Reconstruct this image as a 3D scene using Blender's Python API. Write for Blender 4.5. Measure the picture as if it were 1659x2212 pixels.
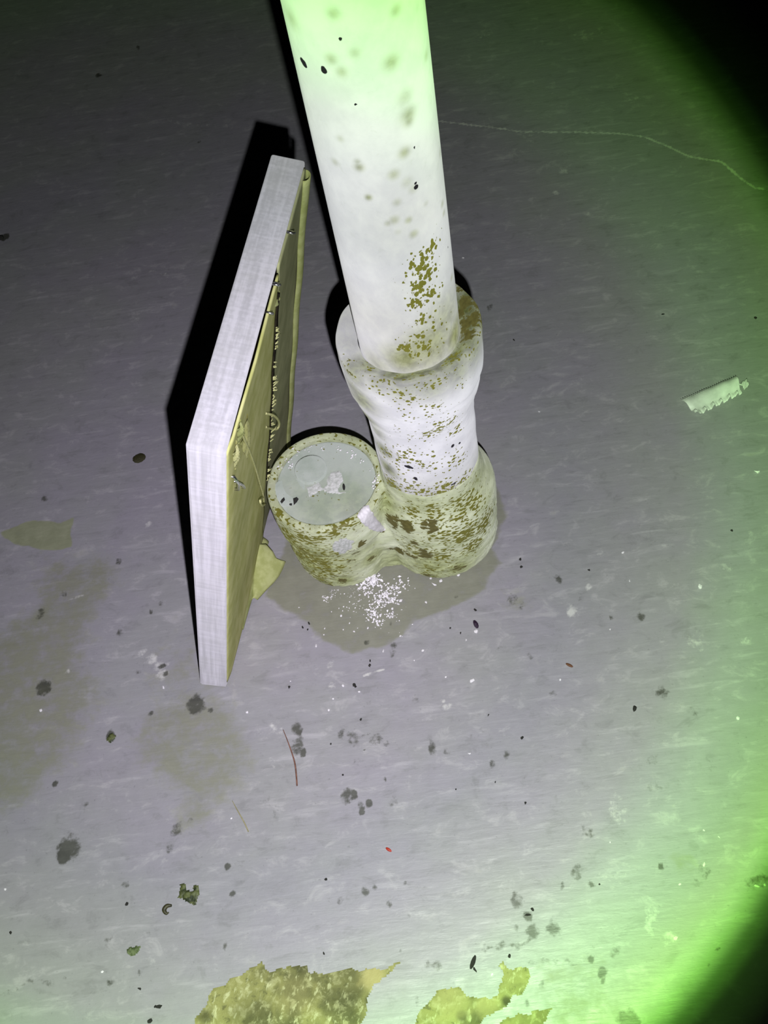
import bpy, bmesh, math, random
import numpy as np
from mathutils import Vector, Matrix

for o in list(bpy.data.objects):
    bpy.data.objects.remove(o)
SC = bpy.context.scene
COL = SC.collection
random.seed(4)
RNG = np.random.default_rng(4)

# ------------------------------------------------------------------ camera
FPX, PITCH, ROLL, CAMH = 2339.2, 1.00037, -0.24131, 0.70936
CF = np.array([0, math.cos(PITCH), -math.sin(PITCH)])
_r0 = np.array([1.0, 0, 0]); _u0 = np.cross(_r0, CF)
CR = math.cos(ROLL) * _r0 + math.sin(ROLL) * _u0
CU = -math.sin(ROLL) * _r0 + math.cos(ROLL) * _u0
CC = np.array([0, 0, CAMH])
cd = bpy.data.cameras.new('camera')
cam = bpy.data.objects.new('camera', cd); COL.objects.link(cam)
cam.matrix_world = Matrix(((CR[0], CU[0], -CF[0], CC[0]), (CR[1], CU[1], -CF[1], CC[1]),
                           (CR[2], CU[2], -CF[2], CC[2]), (0, 0, 0, 1)))
cd.sensor_fit = 'VERTICAL'; cd.sensor_height = 36; cd.lens = 36 * FPX / 2212
cd.clip_start = 0.01; cd.clip_end = 50
SC.camera = cam

# ------------------------------------------------------------------ world, exposure
w = bpy.data.worlds.new('night'); SC.world = w; w.use_nodes = True
w.node_tree.nodes['Background'].inputs[0].default_value = (0.5, 0.6, 0.8, 1)
w.node_tree.nodes['Background'].inputs[1].default_value = 0.0006
SC.view_settings.view_transform = 'Standard'; SC.view_settings.look = 'None'
SC.view_settings.exposure = 0.0; SC.view_settings.gamma = 1.0; SC.view_settings.use_curve_mapping = False

# ------------------------------------------------------------------ the torch: a lamp held 4 cm from the lens
LPOS = Vector((0.0087, -0.020, 0.670)); LAIM = Vector((-0.12, 0.47, 0.0))
LPOWER = 52.0
ld = bpy.data.lights.new('torch', 'SPOT'); lo = bpy.data.objects.new('torch', ld); COL.objects.link(lo)
lo.location = LPOS
lo.rotation_euler = (LAIM - LPOS).to_track_quat('-Z', 'Y').to_euler()
ld.energy = LPOWER; ld.spot_size = math.radians(84); ld.spot_blend = 0.0; ld.shadow_soft_size = 0.0028
ld.use_nodes = True
_nt = ld.node_tree; _em = [n for n in _nt.nodes if n.type == 'EMISSION'][0]
def _ln(t, **k):
    n = _nt.nodes.new(t)
    for a, b in k.items(): setattr(n, a, b)
    return n
_tc = _ln('ShaderNodeTexCoord'); _sx = _ln('ShaderNodeSeparateXYZ'); _nt.links.new(_tc.outputs['Normal'], _sx.inputs[0])
_ab = _ln('ShaderNodeMath', operation='ABSOLUTE'); _nt.links.new(_sx.outputs[2], _ab.inputs[0])
_ac = _ln('ShaderNodeMath', operation='ARCCOSINE'); _nt.links.new(_ab.outputs[0], _ac.inputs[0])
_dv = _ln('ShaderNodeMath', operation='DIVIDE'); _nt.links.new(_ac.outputs[0], _dv.inputs[0]); _dv.inputs[1].default_value = math.radians(40)
_cr = _ln('ShaderNodeValToRGB'); _nt.links.new(_dv.outputs[0], _cr.inputs[0])
# beam cross-section of the lamp: neutral core, green chromatic rim, cut off at 35 degrees
BEAM = [(0, 1.06, 1.0, 1.18), (9, 1.02, 0.99, 1.13), (14, 0.93, 0.92, 1.00), (18, 0.83, 0.86, 0.89), (21, 0.86, 0.90, 0.89), (24, 0.89, 1.01, 0.86),
        (27.0, 0.88, 1.30, 0.75), (29, 0.76, 1.27, 0.58), (30.7, 0.70, 1.28, 0.43), (31.6, 0.66, 1.40, 0.34), (32.3, 0.36, 0.98, 0.14), (33.0, 0.08, 0.28, 0.025),
        (33.9, 0.014, 0.05, 0.005), (36, 0, 0, 0)]
_e = _cr.color_ramp.elements
while len(_e) < len(BEAM): _e.new(0.5)
for el, b in zip(_e, BEAM):
    el.position = b[0] / 40
for el, b in zip(_e, BEAM):
    el.color = (b[1] / 2, b[2] / 2, b[3] / 2, 1)
_mr = _ln('ShaderNodeMapRange'); _nt.links.new(_sx.outputs[1], _mr.inputs[0])
_mr.inputs[1].default_value = -0.45; _mr.inputs[2].default_value = 0.45
_mr.inputs[3].default_value = 1.42; _mr.inputs[4].default_value = 0.50      # uneven beam: weaker towards its upper side
_nt.links.new(_cr.outputs[0], _em.inputs[0]); _mx = _ln('ShaderNodeMapRange'); _nt.links.new(_sx.outputs[0], _mx.inputs[0])
_mx.inputs[1].default_value = -0.45; _mx.inputs[2].default_value = 0.45; _mx.inputs[3].default_value = 1.12; _mx.inputs[4].default_value = 0.91
_mm = _ln('ShaderNodeMath', operation='MULTIPLY'); _nt.links.new(_mr.outputs[0], _mm.inputs[0]); _nt.links.new(_mx.outputs[0], _mm.inputs[1])
_nt.links.new(_mm.outputs[0], _em.inputs[1])

# ------------------------------------------------------------------ helpers
def ray(u, v):
    d = CR * (u - 829.5) / FPX - CU * (v - 1106) / FPX + CF
    return d / np.linalg.norm(d)
def at(u, v, z=0.0):
    "the point of the place at height z that the photograph shows at pixel (u, v)"
    d = ray(u, v); return CC + d * ((z - CC[2]) / d[2])
def oncyl(u, v, cx, cy, r):
    d = ray(u, v); px, py = CC[0] - cx, CC[1] - cy
    a = d[0] ** 2 + d[1] ** 2; b = px * d[0] + py * d[1]; c = px * px + py * py - r * r
    D = b * b - a * c
    t = (-b - math.sqrt(max(D, 0))) / a
    return CC + d * t
def smooth(x): x = np.clip(x, 0, 1); return x * x * (3 - 2 * x)
_G = RNG.random((256, 256))
def vnoise(x, y):
    xi = np.floor(x).astype(int); yi = np.floor(y).astype(int); fx = x - xi; fy = y - yi
    fx = fx * fx * (3 - 2 * fx); fy = fy * fy * (3 - 2 * fy)
    g = lambda a, b: _G[a % 256, b % 256]
    return (g(xi, yi) * (1 - fx) + g(xi + 1, yi) * fx) * (1 - fy) + (g(xi, yi + 1) * (1 - fx) + g(xi + 1, yi + 1) * fx) * fy
def fbm(x, y, o=4):
    s = 0; a = 0.5
    for i in range(o):
        s = s + a * vnoise(x * 2 ** i + 17 * i, y * 2 ** i + 31 * i); a *= 0.5
    return s / (1 - 0.5 ** o) - 0.5
def sdf(X, Y, poly):
    "signed distance to a polygon, positive inside"
    d = np.full(X.shape, 1e9); ins = np.zeros(X.shape, bool); n = len(poly)
    for i in range(n):
        ax, ay = poly[i]; bx, by = poly[(i + 1) % n]; ex, ey = bx - ax, by - ay
        t = np.clip(((X - ax) * ex + (Y - ay) * ey) / (ex * ex + ey * ey + 1e-15), 0, 1)
        d = np.minimum(d, (X - ax - t * ex) ** 2 + (Y - ay - t * ey) ** 2)
        c = (ay > Y) != (by > Y)
        ins ^= c & (X < (bx - ax) * (Y - ay) / ((by - ay) if by != ay else 1e-12) + ax)
    return np.where(ins, 1, -1) * np.sqrt(d)
def polyd(X, Y, pts):
    d = np.full(X.shape, 1e9)
    for (ax, ay), (bx, by) in zip(pts[:-1], pts[1:]):
        ex, ey = bx - ax, by - ay
        t = np.clip(((X - ax) * ex + (Y - ay) * ey) / (ex * ex + ey * ey + 1e-15), 0, 1)
        d = np.minimum(d, (X - ax - t * ex) ** 2 + (Y - ay - t * ey) ** 2)
    return np.sqrt(d)

def tag(o, label=None, cat=None, group=None, kind=None):
    if label: o['label'] = label
    if cat: o['category'] = cat
    if group: o['group'] = group
    if kind: o['kind'] = kind
    return o
def link(name, me, mat, parent=None, sm=True):
    o = bpy.data.objects.new(name, me); COL.objects.link(o)
    if mat and not me.materials: me.materials.append(mat)
    if parent is not None: o.parent = parent
    if sm:
        me.polygons.foreach_set('use_smooth', [True] * len(me.polygons))
    return o
def mesh(name, v, f):
    me = bpy.data.meshes.new(name); me.from_pydata([tuple(p) for p in v], [], f); me.update(); return me
def empty(name, loc=(0, 0, 0)):
    o = bpy.data.objects.new(name, None); COL.objects.link(o); o.location = loc; o.empty_display_size = 0.02; return o
def setcol(me, name, arr):
    a = me.color_attributes.new(name, 'FLOAT_COLOR', 'POINT'); a.data.foreach_set('color', arr.astype(np.float32).ravel())
def verts(me):
    a = np.zeros(len(me.vertices) * 3, np.float32); me.vertices.foreach_get('co', a); return a.reshape(-1, 3).astype(float)
def lathe(name, prof, seg, cx=0, cy=0, wob=None):
    v = []; f = []
    n = len(prof)
    for i, (r, z) in enumerate(prof):
        for k in range(seg):
            a = 2 * math.pi * k / seg
            dr, dz = wob(a, r, z) if wob else (0, 0)
            v.append((cx + (r + dr) * math.cos(a), cy + (r + dr) * math.sin(a), z + dz))
    for i in range(n - 1):
        for k in range(seg):
            k2 = (k + 1) % seg
            f.append((i * seg + k, i * seg + k2, (i + 1) * seg + k2, (i + 1) * seg + k))
    return mesh(name, v, f)
def refine(prof, step):
    out = [prof[0]]
    for (r0, z0), (r1, z1) in zip(prof[:-1], prof[1:]):
        n = max(1, int(math.hypot(r1 - r0, z1 - z0) / step))
        for i in range(1, n + 1): out.append((r0 + (r1 - r0) * i / n, z0 + (z1 - z0) * i / n))
    return out
def boxm(name, x0, x1, y0, y1, z0, z1, bev=0.0, seg=2):
    bm = bmesh.new()
    bmesh.ops.create_cube(bm, size=1)
    for q in bm.verts:
        q.co = Vector(((x0 + x1) / 2 + q.co.x * (x1 - x0), (y0 + y1) / 2 + q.co.y * (y1 - y0), (z0 + z1) / 2 + q.co.z * (z1 - z0)))
    if bev: bmesh.ops.bevel(bm, geom=bm.edges[:], offset=bev, segments=seg, affect='EDGES', profile=0.5)
    me = bpy.data.meshes.new(name); bm.to_mesh(me); bm.free(); return me
def tubes(name, lines, seg=6):
    "lines: list of (points, radii)"
    V = []; Fc = []
    for pts, rad in lines:
        pts = [Vector(p) for p in pts]; b = len(V); n = len(pts)
        for i, p in enumerate(pts):
            t = (pts[min(i + 1, n - 1)] - pts[max(i - 1, 0)]).normalized()
            a = t.cross(Vector((0.31, 0.2, 0.93))).normalized(); c = t.cross(a)
            r = rad[i] if hasattr(rad, '__len__') else rad
            for k in range(seg):
                g = 2 * math.pi * k / seg; V.append(p + (a * math.cos(g) + c * math.sin(g)) * r)
        for i in range(n - 1):
            for k in range(seg):
                k2 = (k + 1) % seg
                Fc.append((b + i * seg + k, b + i * seg + k2, b + (i + 1) * seg + k2, b + (i + 1) * seg + k))
        Fc.append(tuple(b + k for k in range(seg))[::-1]); Fc.append(tuple(b + (n - 1) * seg + k for k in range(seg)))
    return mesh(name, V, Fc)
def spline(pts, n=8):
    P = [Vector(p) for p in pts]; P = [P[0] * 2 - P[1]] + P + [P[-1] * 2 - P[-2]]; out = []
    for i in range(1, len(P) - 2):
        for k in range(n):
            t = k / n
            out.append(0.5 * ((2 * P[i]) + (-P[i - 1] + P[i + 1]) * t + (2 * P[i - 1] - 5 * P[i] + 4 * P[i + 1] - P[i + 2]) * t * t
                              + (-P[i - 1] + 3 * P[i] - 3 * P[i + 1] + P[i + 2]) * t ** 3))
    out.append(P[-2]); return out
def crumb(name, sub=1, rough=0.35, flat=0.6, sd=0, elong=1.0):
    bm = bmesh.new(); bmesh.ops.create_icosphere(bm, subdivisions=sub, radius=1); r = random.Random(sd)
    for q in bm.verts:
        q.co *= 1 + r.uniform(-rough, rough); q.co.z *= flat; q.co.x *= elong
    lo_ = min(q.co.z for q in bm.verts)
    for q in bm.verts: q.co.z -= lo_
    me = bpy.data.meshes.new(name); bm.to_mesh(me); bm.free(); return me

# ------------------------------------------------------------------ materials
class NT:
    def __init__(s, name):
        s.m = bpy.data.materials.new(name); s.m.use_nodes = True; s.t = s.m.node_tree
        s.b = s.t.nodes['Principled BSDF']
    def n(s, t, **k):
        q = s.t.nodes.new(t)
        for a, b in k.items(): setattr(q, a, b)
        return q
    def l(s, a, b): s.t.links.new(a, b)
    def val(s, inp, x):
        if isinstance(x, (int, float)): inp.default_value = x
        elif isinstance(x, tuple): inp.default_value = x if len(x) == len(inp.default_value) else (*x, 1)
        else: s.l(x, inp)
    def math(s, op, a, b=0.0, c=None, clamp=False):
        q = s.n('ShaderNodeMath', operation=op, use_clamp=clamp); s.val(q.inputs[0], a); s.val(q.inputs[1], b)
        if c is not None: s.val(q.inputs[2], c)
        return q.outputs[0]
    def rng(s, x, a, b, c=0.0, d=1.0, sm=True):
        q = s.n('ShaderNodeMapRange', interpolation_type='SMOOTHSTEP' if sm else 'LINEAR')
        for i, y in enumerate((x, a, b, c, d)): s.val(q.inputs[i], y)
        return q.outputs[0]
    def mix(s, f, a, b):
        q = s.n('ShaderNodeMix', data_type='RGBA'); s.val(q.inputs[0], f); s.val(q.inputs[6], a); s.val(q.inputs[7], b); return q.outputs[2]
    def co(s, scale=(1, 1, 1), rot=0.0):
        c = s.n('ShaderNodeTexCoord'); v = c.outputs['Object']
        if rot:
            r = s.n('ShaderNodeMapping'); r.inputs['Rotation'].default_value = (0, 0, rot); s.l(v, r.inputs[0]); v = r.outputs[0]
        m = s.n('ShaderNodeMapping'); m.inputs['Scale'].default_value = scale; s.l(v, m.inputs[0]); return m.outputs[0]
    def noise(s, vec, scale, detail=3.0, rough=0.55, dist=0.0):
        q = s.n('ShaderNodeTexNoise'); s.l(vec, q.inputs['Vector']); q.inputs['Scale'].default_value = scale
        q.inputs['Detail'].default_value = detail; q.inputs['Roughness'].default_value = rough; q.inputs['Distortion'].default_value = dist
        return q.outputs[0]
    def attr(s, name):
        a = s.n('ShaderNodeAttribute', attribute_name=name); q = s.n('ShaderNodeSeparateColor'); s.l(a.outputs['Color'], q.inputs[0])
        return q.outputs[0], q.outputs[1], q.outputs[2], a.outputs['Alpha']
    def bump(s, h, strength, dist=0.001):
        q = s.n('ShaderNodeBump'); q.inputs['Strength'].default_value = strength; q.inputs['Distance'].default_value = dist
        s.l(h, q.inputs['Height']); s.l(q.outputs[0], s.b.inputs['Normal'])
    def out(s, col, rough=0.6, spec=0.5):
        s.val(s.b.inputs['Base Color'], col); s.val(s.b.inputs['Roughness'], rough); s.b.inputs['Specular IOR Level'].default_value = spec
        return s.m

def floor_mat():
    s = NT('painted_concrete')
    brush = 0.13                                      # the paint was brushed on along this direction
    st = s.co((18, 110, 60), brush); fi = s.co((1, 1, 1)); st2 = s.co((45, 190, 100), brush)
    R, G, B, A = s.attr('stain'); R2, G2, B2, A2 = s.attr('stain_extra')
    n1 = s.noise(fi, 9, 4, 0.6); n2 = s.noise(st, 1.0, 5, 0.65, 0.3); n3 = s.noise(fi, 420, 3, 0.6); n4 = s.noise(st2, 1.0, 3, 0.6, 0.4)
    n5 = s.noise(fi, 90, 4, 0.6); n7 = s.noise(s.co((46, 76, 60), brush), 1.0, 5, 0.7, 0.5)
    col = s.mix(s.rng(n1, 0.35, 0.65), (0.272, 0.260, 0.282), (0.270, 0.272, 0.264))
    col = s.mix(s.math('MULTIPLY', s.rng(n2, 0.43, 0.28), 0.30), col, (0.16, 0.16, 0.155))
    col = s.mix(s.math('MULTIPLY', s.rng(n2, 0.55, 0.74), 0.36), col, (0.48, 0.47, 0.47))
    col = s.mix(s.math('MULTIPLY', s.rng(n7, 0.53, 0.70), 0.42), col, (0.45, 0.44, 0.43))
    col = s.mix(s.math('MULTIPLY', s.rng(n7, 0.46, 0.32), 0.38), col, (0.17, 0.17, 0.165))
    col = s.mix(s.math('MULTIPLY', s.rng(n4, 0.64, 0.82), s.rng(n1, 0.42, 0.60, 0.04, 0.26)), col, (0.55, 0.54, 0.52))
    col = s.mix(s.math('MULTIPLY', s.rng(n3, 0.36, 0.26), 0.30), col, (0.09, 0.09, 0.085))
    # olive water stains
    f = s.rng(s.math('ADD', R, s.math('ADD', s.math('MULTIPLY', s.math('SUBTRACT', n5, 0.5), 1.3), s.math('MULTIPLY', s.math('SUBTRACT', n7, 0.5), 1.1))), 0.22, 0.95, 0.0, 0.80)
    col = s.mix(f, col, s.mix(n5, (0.150, 0.155, 0.095), (0.222, 0.228, 0.152)))
    # moss-yellow worn patches
    f = s.rng(s.math('ADD', B, s.math('MULTIPLY', s.math('SUBTRACT', n5, 0.5), 0.6)), 0.3, 0.7, 0.0, 0.85)
    col = s.mix(f, col, s.mix(n5, (0.17, 0.19, 0.09), (0.31, 0.33, 0.19)))
    # pale rubbed paint
    col = s.mix(s.rng(s.math('ADD', R2, s.math('MULTIPLY', s.math('SUBTRACT', s.noise(fi, 150, 5, 0.7), 0.5), 1.9)), 0.35, 0.95, 0.0, 0.75), col, (0.60, 0.60, 0.55))
    # dark spots
    n6 = s.noise(fi, 260, 4, 0.6)
    f = s.rng(s.math('ADD', G, s.math('MULTIPLY', s.math('SUBTRACT', n6, 0.5), 1.3)), 0.28, 0.80, 0.0, 0.88)
    col = s.mix(f, col, s.mix(n5, (0.024, 0.025, 0.018), (0.070, 0.073, 0.048)))
    s.bump(s.math('ADD', s.math('MULTIPLY', n2, 0.7), s.math('ADD', s.math('MULTIPLY', n3, 0.10), s.math('MULTIPLY', n4, 0.4))), 0.35, 0.0012)
    return s.out(col, s.rng(n5, 0.3, 0.7, 0.42, 0.58), 0.75)

def pipe_mat(name, base, elong=1.0, fine=330, pale=(0.90, 0.90, 0.89), dots=0.0, wash=((0.10, 0.115, 0.020), (0.27, 0.31, 0.11)), flat=1.0):
    s = NT(name); fi = s.co((1, 1, elong)); R, G, B, A = s.attr('grime_and_shade')
    n1 = s.noise(fi, 40, 4, 0.6); n2 = s.noise(fi, fine * 1.25, 1, 0.4); n3 = s.noise(fi, fine * 0.45, 4, 0.65, 0.4); n4 = s.noise(fi, 900, 2, 0.5)
    col = s.mix(s.rng(n1, 0.35, 0.65), base, pale)
    col = s.mix(s.math('MULTIPLY', s.rng(n3, 0.40, 0.30), 0.15), col, (0.40, 0.42, 0.35))
    f = s.math('MULTIPLY', G, s.rng(n1, 0.25, 0.7, 0.75, 1.05), clamp=True)
    col = s.mix(f, col, s.mix(s.rng(n3, 0.32, 0.68), *wash))
    f = s.rng(s.math('MULTIPLY_ADD', R, 0.42, n2), 0.73 + 0.14 * (dots > 0), 0.80 + 0.14 * (dots > 0))
    if dots:
        vo = s.n('ShaderNodeTexVoronoi'); w_ = s.n('ShaderNodeMix', data_type='VECTOR'); nv = s.n('ShaderNodeTexNoise'); nv.inputs['Scale'].default_value = 600
        s.l(fi, nv.inputs['Vector']); s.l(fi, w_.inputs[4]); s.l(nv.outputs['Color'], w_.inputs[5]); w_.inputs[0].default_value = 0.0018
        s.l(w_.outputs[1], vo.inputs['Vector']); vo.inputs['Scale'].default_value = dots
        sc = s.n('ShaderNodeSeparateColor'); s.l(vo.outputs['Color'], sc.inputs[0])
        rad = s.math('MULTIPLY', R, s.math('MULTIPLY_ADD', sc.outputs[0], 0.60, 0.30))
        f = s.math('MAXIMUM', f, s.rng(s.math('SUBTRACT', rad, vo.outputs['Distance']), 0.0, 0.06))
    col = s.mix(f, col, s.mix(n3, (0.085, 0.085, 0.008), (0.19, 0.185, 0.03)))
    f = s.rng(s.math('MULTIPLY_ADD', B, 0.50, n3), 0.76, 0.84)
    col = s.mix(f, col, s.mix(n2, (0.055, 0.048, 0.012), (0.125, 0.115, 0.03)))
    f = s.rng(A, 0.45, 0.6)
    col = s.mix(f, col, (0.012, 0.010, 0.014))
    s.bump(s.math('ADD', s.math('MULTIPLY', n3, 0.8), s.math('MULTIPLY', n4, 0.25)), 0.5 if dots else 0.9, 0.0007)
    s.b.inputs['Diffuse Roughness'].default_value = flat
    return s.out(col, 0.55, 0.3)

def simple(name, c0, c1, scale=300, rough=0.7, spec=0.4, bump=0.4, metal=0.0, stretch=(1, 1, 1), lo_=0.35, hi_=0.65):
    s = NT(name); v = s.co(stretch); n = s.noise(v, scale, 4, 0.6)
    s.bump(n, bump, 0.0005); s.b.inputs['Metallic'].default_value = metal
    return s.out(s.mix(s.rng(n, lo_, hi_), c0, c1), rough, spec)

def weave_mat():
    s = NT('primed_canvas'); c = s.n('ShaderNodeTexCoord')
    a = s.co((900, 60, 60)); b = s.co((60, 500, 900)); fi = s.co((1, 1, 1))
    na = s.noise(s.co((420, 420, 20)), 1, 3, 0.6); nb = s.noise(s.co((20, 420, 420)), 1, 3, 0.6); nc = s.noise(s.co((300, 14, 14)), 1, 4, 0.6)
    n5 = s.noise(fi, 45, 4, 0.6); nd = s.noise(fi, 500, 2, 0.5)
    wv = s.math('ADD', s.math('MULTIPLY', nb, 0.4), s.math('ADD', s.math('MULTIPLY', na, 0.4), s.math('MULTIPLY', nc, 0.8)))
    col = s.mix(s.rng(wv, 0.62, 0.98), (0.385, 0.38, 0.39), (0.51, 0.50, 0.52))
    col = s.mix(s.rng(n5, 0.35, 0.7, 0.0, 0.30), col, (0.38, 0.38, 0.355))
    s.bump(s.math('ADD', wv, s.math('MULTIPLY', nd, 0.3)), 0.5, 0.0004)
    s.b.inputs['Diffuse Roughness'].default_value = 0.6
    return s.out(col, 0.75, 0.15)

M_FLOOR = floor_mat()
M_PIPE = pipe_mat('white_plastic_pipe', (0.53, 0.525, 0.53), 0.8, 330, (0.61, 0.605, 0.60), 330, ((0.13, 0.14, 0.035), (0.28, 0.30, 0.13)))
M_COUP = pipe_mat('grimy_plastic_collar', (0.50, 0.50, 0.505), 1.3, 330, (0.60, 0.60, 0.60), 300, ((0.055, 0.062, 0.010), (0.19, 0.215, 0.075)))
M_BODY = pipe_mat('mossy_plastic_trap', (0.44, 0.48, 0.31), 2.4, 260, (0.64, 0.68, 0.51), 0.0, ((0.15, 0.17, 0.04), (0.37, 0.42, 0.18)), 0.45)
M_PLUG = pipe_mat('dusty_grey_plug', (0.31, 0.36, 0.29), 1, 300, (0.40, 0.44, 0.38))
M_CANV = weave_mat()
M_RAW = simple('raw_canvas', (0.46, 0.47, 0.16), (0.58, 0.58, 0.25), 60, 0.9, 0.1, 0.3)
M_PANEL = simple('raw_canvas_inner', (0.32, 0.335, 0.17), (0.42, 0.43, 0.23), 50, 0.9, 0.1, 0.3)
M_LOOSE = simple('loose_raw_canvas', (0.29, 0.32, 0.11), (0.38, 0.41, 0.17), 120, 0.9, 0.1, 0.3)
M_THREAD = simple('canvas_thread', (0.42, 0.43, 0.17), (0.58, 0.58, 0.28), 500, 0.9, 0.1, 0.2)
M_WOOD = simple('stretcher_wood', (0.16, 0.14, 0.07), (0.24, 0.21, 0.11), 80, 0.8, 0.2, 0.3, 0, (1, 8, 1))
M_STEEL = simple('staple_steel', (0.6, 0.6, 0.6), (0.85, 0.85, 0.85), 300, 0.3, 0.5, 0.1, 1.0)
M_WHITE = simple('white_crumb', (0.72, 0.70, 0.70), (0.92, 0.90, 0.90), 600, 0.6, 0.5, 0.5)
M_DARK = simple('dark_grit', (0.008, 0.008, 0.008), (0.035, 0.034, 0.026), 600, 0.6, 0.4, 0.6)
M_SEEDP = simple('purple_black_seed', (0.008, 0.002, 0.012), (0.028, 0.006, 0.032), 500, 0.4, 0.5, 0.4)
M_BROWN = simple('brown_seed', (0.07, 0.022, 0.008), (0.19, 0.08, 0.025), 500, 0.5, 0.5, 0.4)
M_RED = simple('red_bug', (0.32, 0.02, 0.012), (0.5, 0.05, 0.02), 800, 0.4, 0.5, 0.3)
M_NEEDLE = simple('reddish_needle', (0.12, 0.06, 0.040), (0.22, 0.11, 0.075), 300, 0.6, 0.3, 0.3)
M_NEEDLE2 = simple('tan_needle', (0.24, 0.22, 0.10), (0.33, 0.30, 0.16), 300, 0.6, 0.3, 0.3)
M_LEAF = simple('dark_leaf', (0.022, 0.030, 0.010), (0.095, 0.110, 0.035), 240, 0.6, 0.4, 0.8, 0, (1, 1, 1), 0.4, 0.62)
M_MOSS = simple('green_moss', (0.05, 0.075, 0.025), (0.16, 0.20, 0.09), 300, 0.8, 0.2, 0.8)
M_OLEAF = simple('olive_seed', (0.02, 0.020, 0.006), (0.05, 0.046, 0.014), 400, 0.5, 0.4, 0.5)
M_PAPER = simple('white_wrapper', (0.60, 0.61, 0.57), (0.74, 0.75, 0.70), 90, 0.45, 0.5, 0.3)

def peel_mat():
    s = NT('peeled_crust'); fi = s.co((1, 1, 1)); n1 = s.noise(fi, 26, 3, 0.6, 0.5); n2 = s.noise(fi, 170, 4, 0.65, 0.3); n3 = s.noise(s.co((1, 0.45, 1), 0.5), 300, 3, 0.6)
    R, G, B, A = s.attr('grime_and_shade')
    col = s.mix(s.rng(n1, 0.38, 0.60), (0.095, 0.095, 0.033), (0.245, 0.238, 0.082))
    col = s.mix(s.math('MULTIPLY', s.rng(n2, 0.50, 0.66), 0.6), col, (0.40, 0.39, 0.20))
    col = s.mix(s.math('MULTIPLY', s.rng(n2, 0.44, 0.34), 0.7), col, (0.085, 0.085, 0.030))
    col = s.mix(s.math('MULTIPLY', s.rng(n3, 0.56, 0.68), 0.7), col, (0.50, 0.50, 0.28))
    col = s.mix(R, col, (0.05, 0.05, 0.018))
    col = s.mix(G, col, (0.36, 0.32, 0.13))
    s.bump(s.math('ADD', n2, s.math('MULTIPLY', n3, 0.6)), 0.6, 0.0012)
    return s.out(col, 0.75, 0.3)
M_PEEL = peel_mat()

# ------------------------------------------------------------------ floor
def axis(a, b, steps):
    out = []; x = a
    while x < b: out.append(x); x += steps(x)
    out.append(b); return np.array(out)
gx = np.concatenate([[-3, -1.5, -.8, -.5], axis(-0.36, 0.56, lambda x: 0.0014), [.7, 1, 1.6, 3]])
gy = np.concatenate([[-1.5, -.7, -.3, -.1], axis(0.0, 1.36, lambda y: 0.0013 + 0.0016 * max(0, y - 0.3)), [1.5, 1.8, 2.4, 3.5]])
X, Y = np.meshgrid(gx, gy); X = X.ravel(); Y = Y.ravel()
nx, ny = len(gx), len(gy)
fme = bpy.data.meshes.new('floor')
V = np.stack([X, Y, 0 * X], 1).astype(np.float32)
ii, jj = np.meshgrid(np.arange(nx - 1), np.arange(ny - 1)); b0 = (jj * nx + ii).ravel()
Q = np.stack([b0, b0 + 1, b0 + nx + 1, b0 + nx], 1).astype(np.int32)
fme.vertices.add(len(V)); fme.vertices.foreach_set('co', V.ravel())
fme.loops.add(Q.size); fme.loops.foreach_set('vertex_index', Q.ravel())
fme.polygons.add(len(Q)); fme.polygons.foreach_set('loop_start', np.arange(0, Q.size, 4, dtype=np.int32))
fme.update(calc_edges=True)
P2 = lambda pts: [tuple(at(u, v)[:2]) for u, v in pts]
WX = X + 0.010 * fbm(X * 45, Y * 45, 4); WY = Y + 0.010 * fbm(X * 45 + 91, Y * 45 + 7, 4)
oliv = np.zeros(X.shape); dark = np.zeros(X.shape); moss = np.zeros(X.shape); pale = np.zeros(X.shape)
OLIVE = [([(575, 1290), (640, 1330), (700, 1385), (760, 1410), (840, 1395), (900, 1345), (990, 1310), (1050, 1270), (1060, 1240), (1090, 1215), (1062, 1190),
           (1100, 1110), (1080, 1060), (1000, 980), (800, 1000), (640, 1100)], 0.95, 0.0035),
         ([(90, 1200), (240, 1205), (255, 1260), (205, 1340), (190, 1430), (250, 1500), (190, 1560), (160, 1640), (60, 1745), (-60, 1790), (-60, 1400), (70, 1310)], 0.72, 0.020),
         ([(310, 1530), (420, 1470), (490, 1485), (545, 1600), (550, 1680), (470, 1740), (440, 1800), (375, 1800), (385, 1720), (270, 1640)], 0.68, 0.016),
         ([(1150, 2075), (1300, 2065), (1325, 2120), (1330, 2260), (1180, 2260), (1170, 2150)], 0.6, 0.012),
         ([(420, 1350), (520, 1460), (520, 1560), (300, 1500), (330, 1400)], 0.45, 0.02),
         ([(1080, 1270), (1160, 1290), (1150, 1330), (1090, 1310)], 0.5, 0.01),
         ([(1440, 1840), (1520, 1830), (1500, 1900), (1440, 1890)], 0.5, 0.01)]
for pts, wgt, sf in OLIVE:
    oliv = np.maximum(oliv, wgt * smooth(0.5 + sdf(WX, WY, P2(pts)) / (2 * sf)))
for pts, wgt, sf in [([(5, 1145), (60, 1120), (130, 1122), (158, 1115), (150, 1150), (160, 1175), (120, 1190), (40, 1180), (12, 1165)], 0.75, 0.002)]:
    moss = np.maximum(moss, wgt * smooth(0.5 + sdf(WX, WY, P2(pts)) / (2 * sf)))
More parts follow.
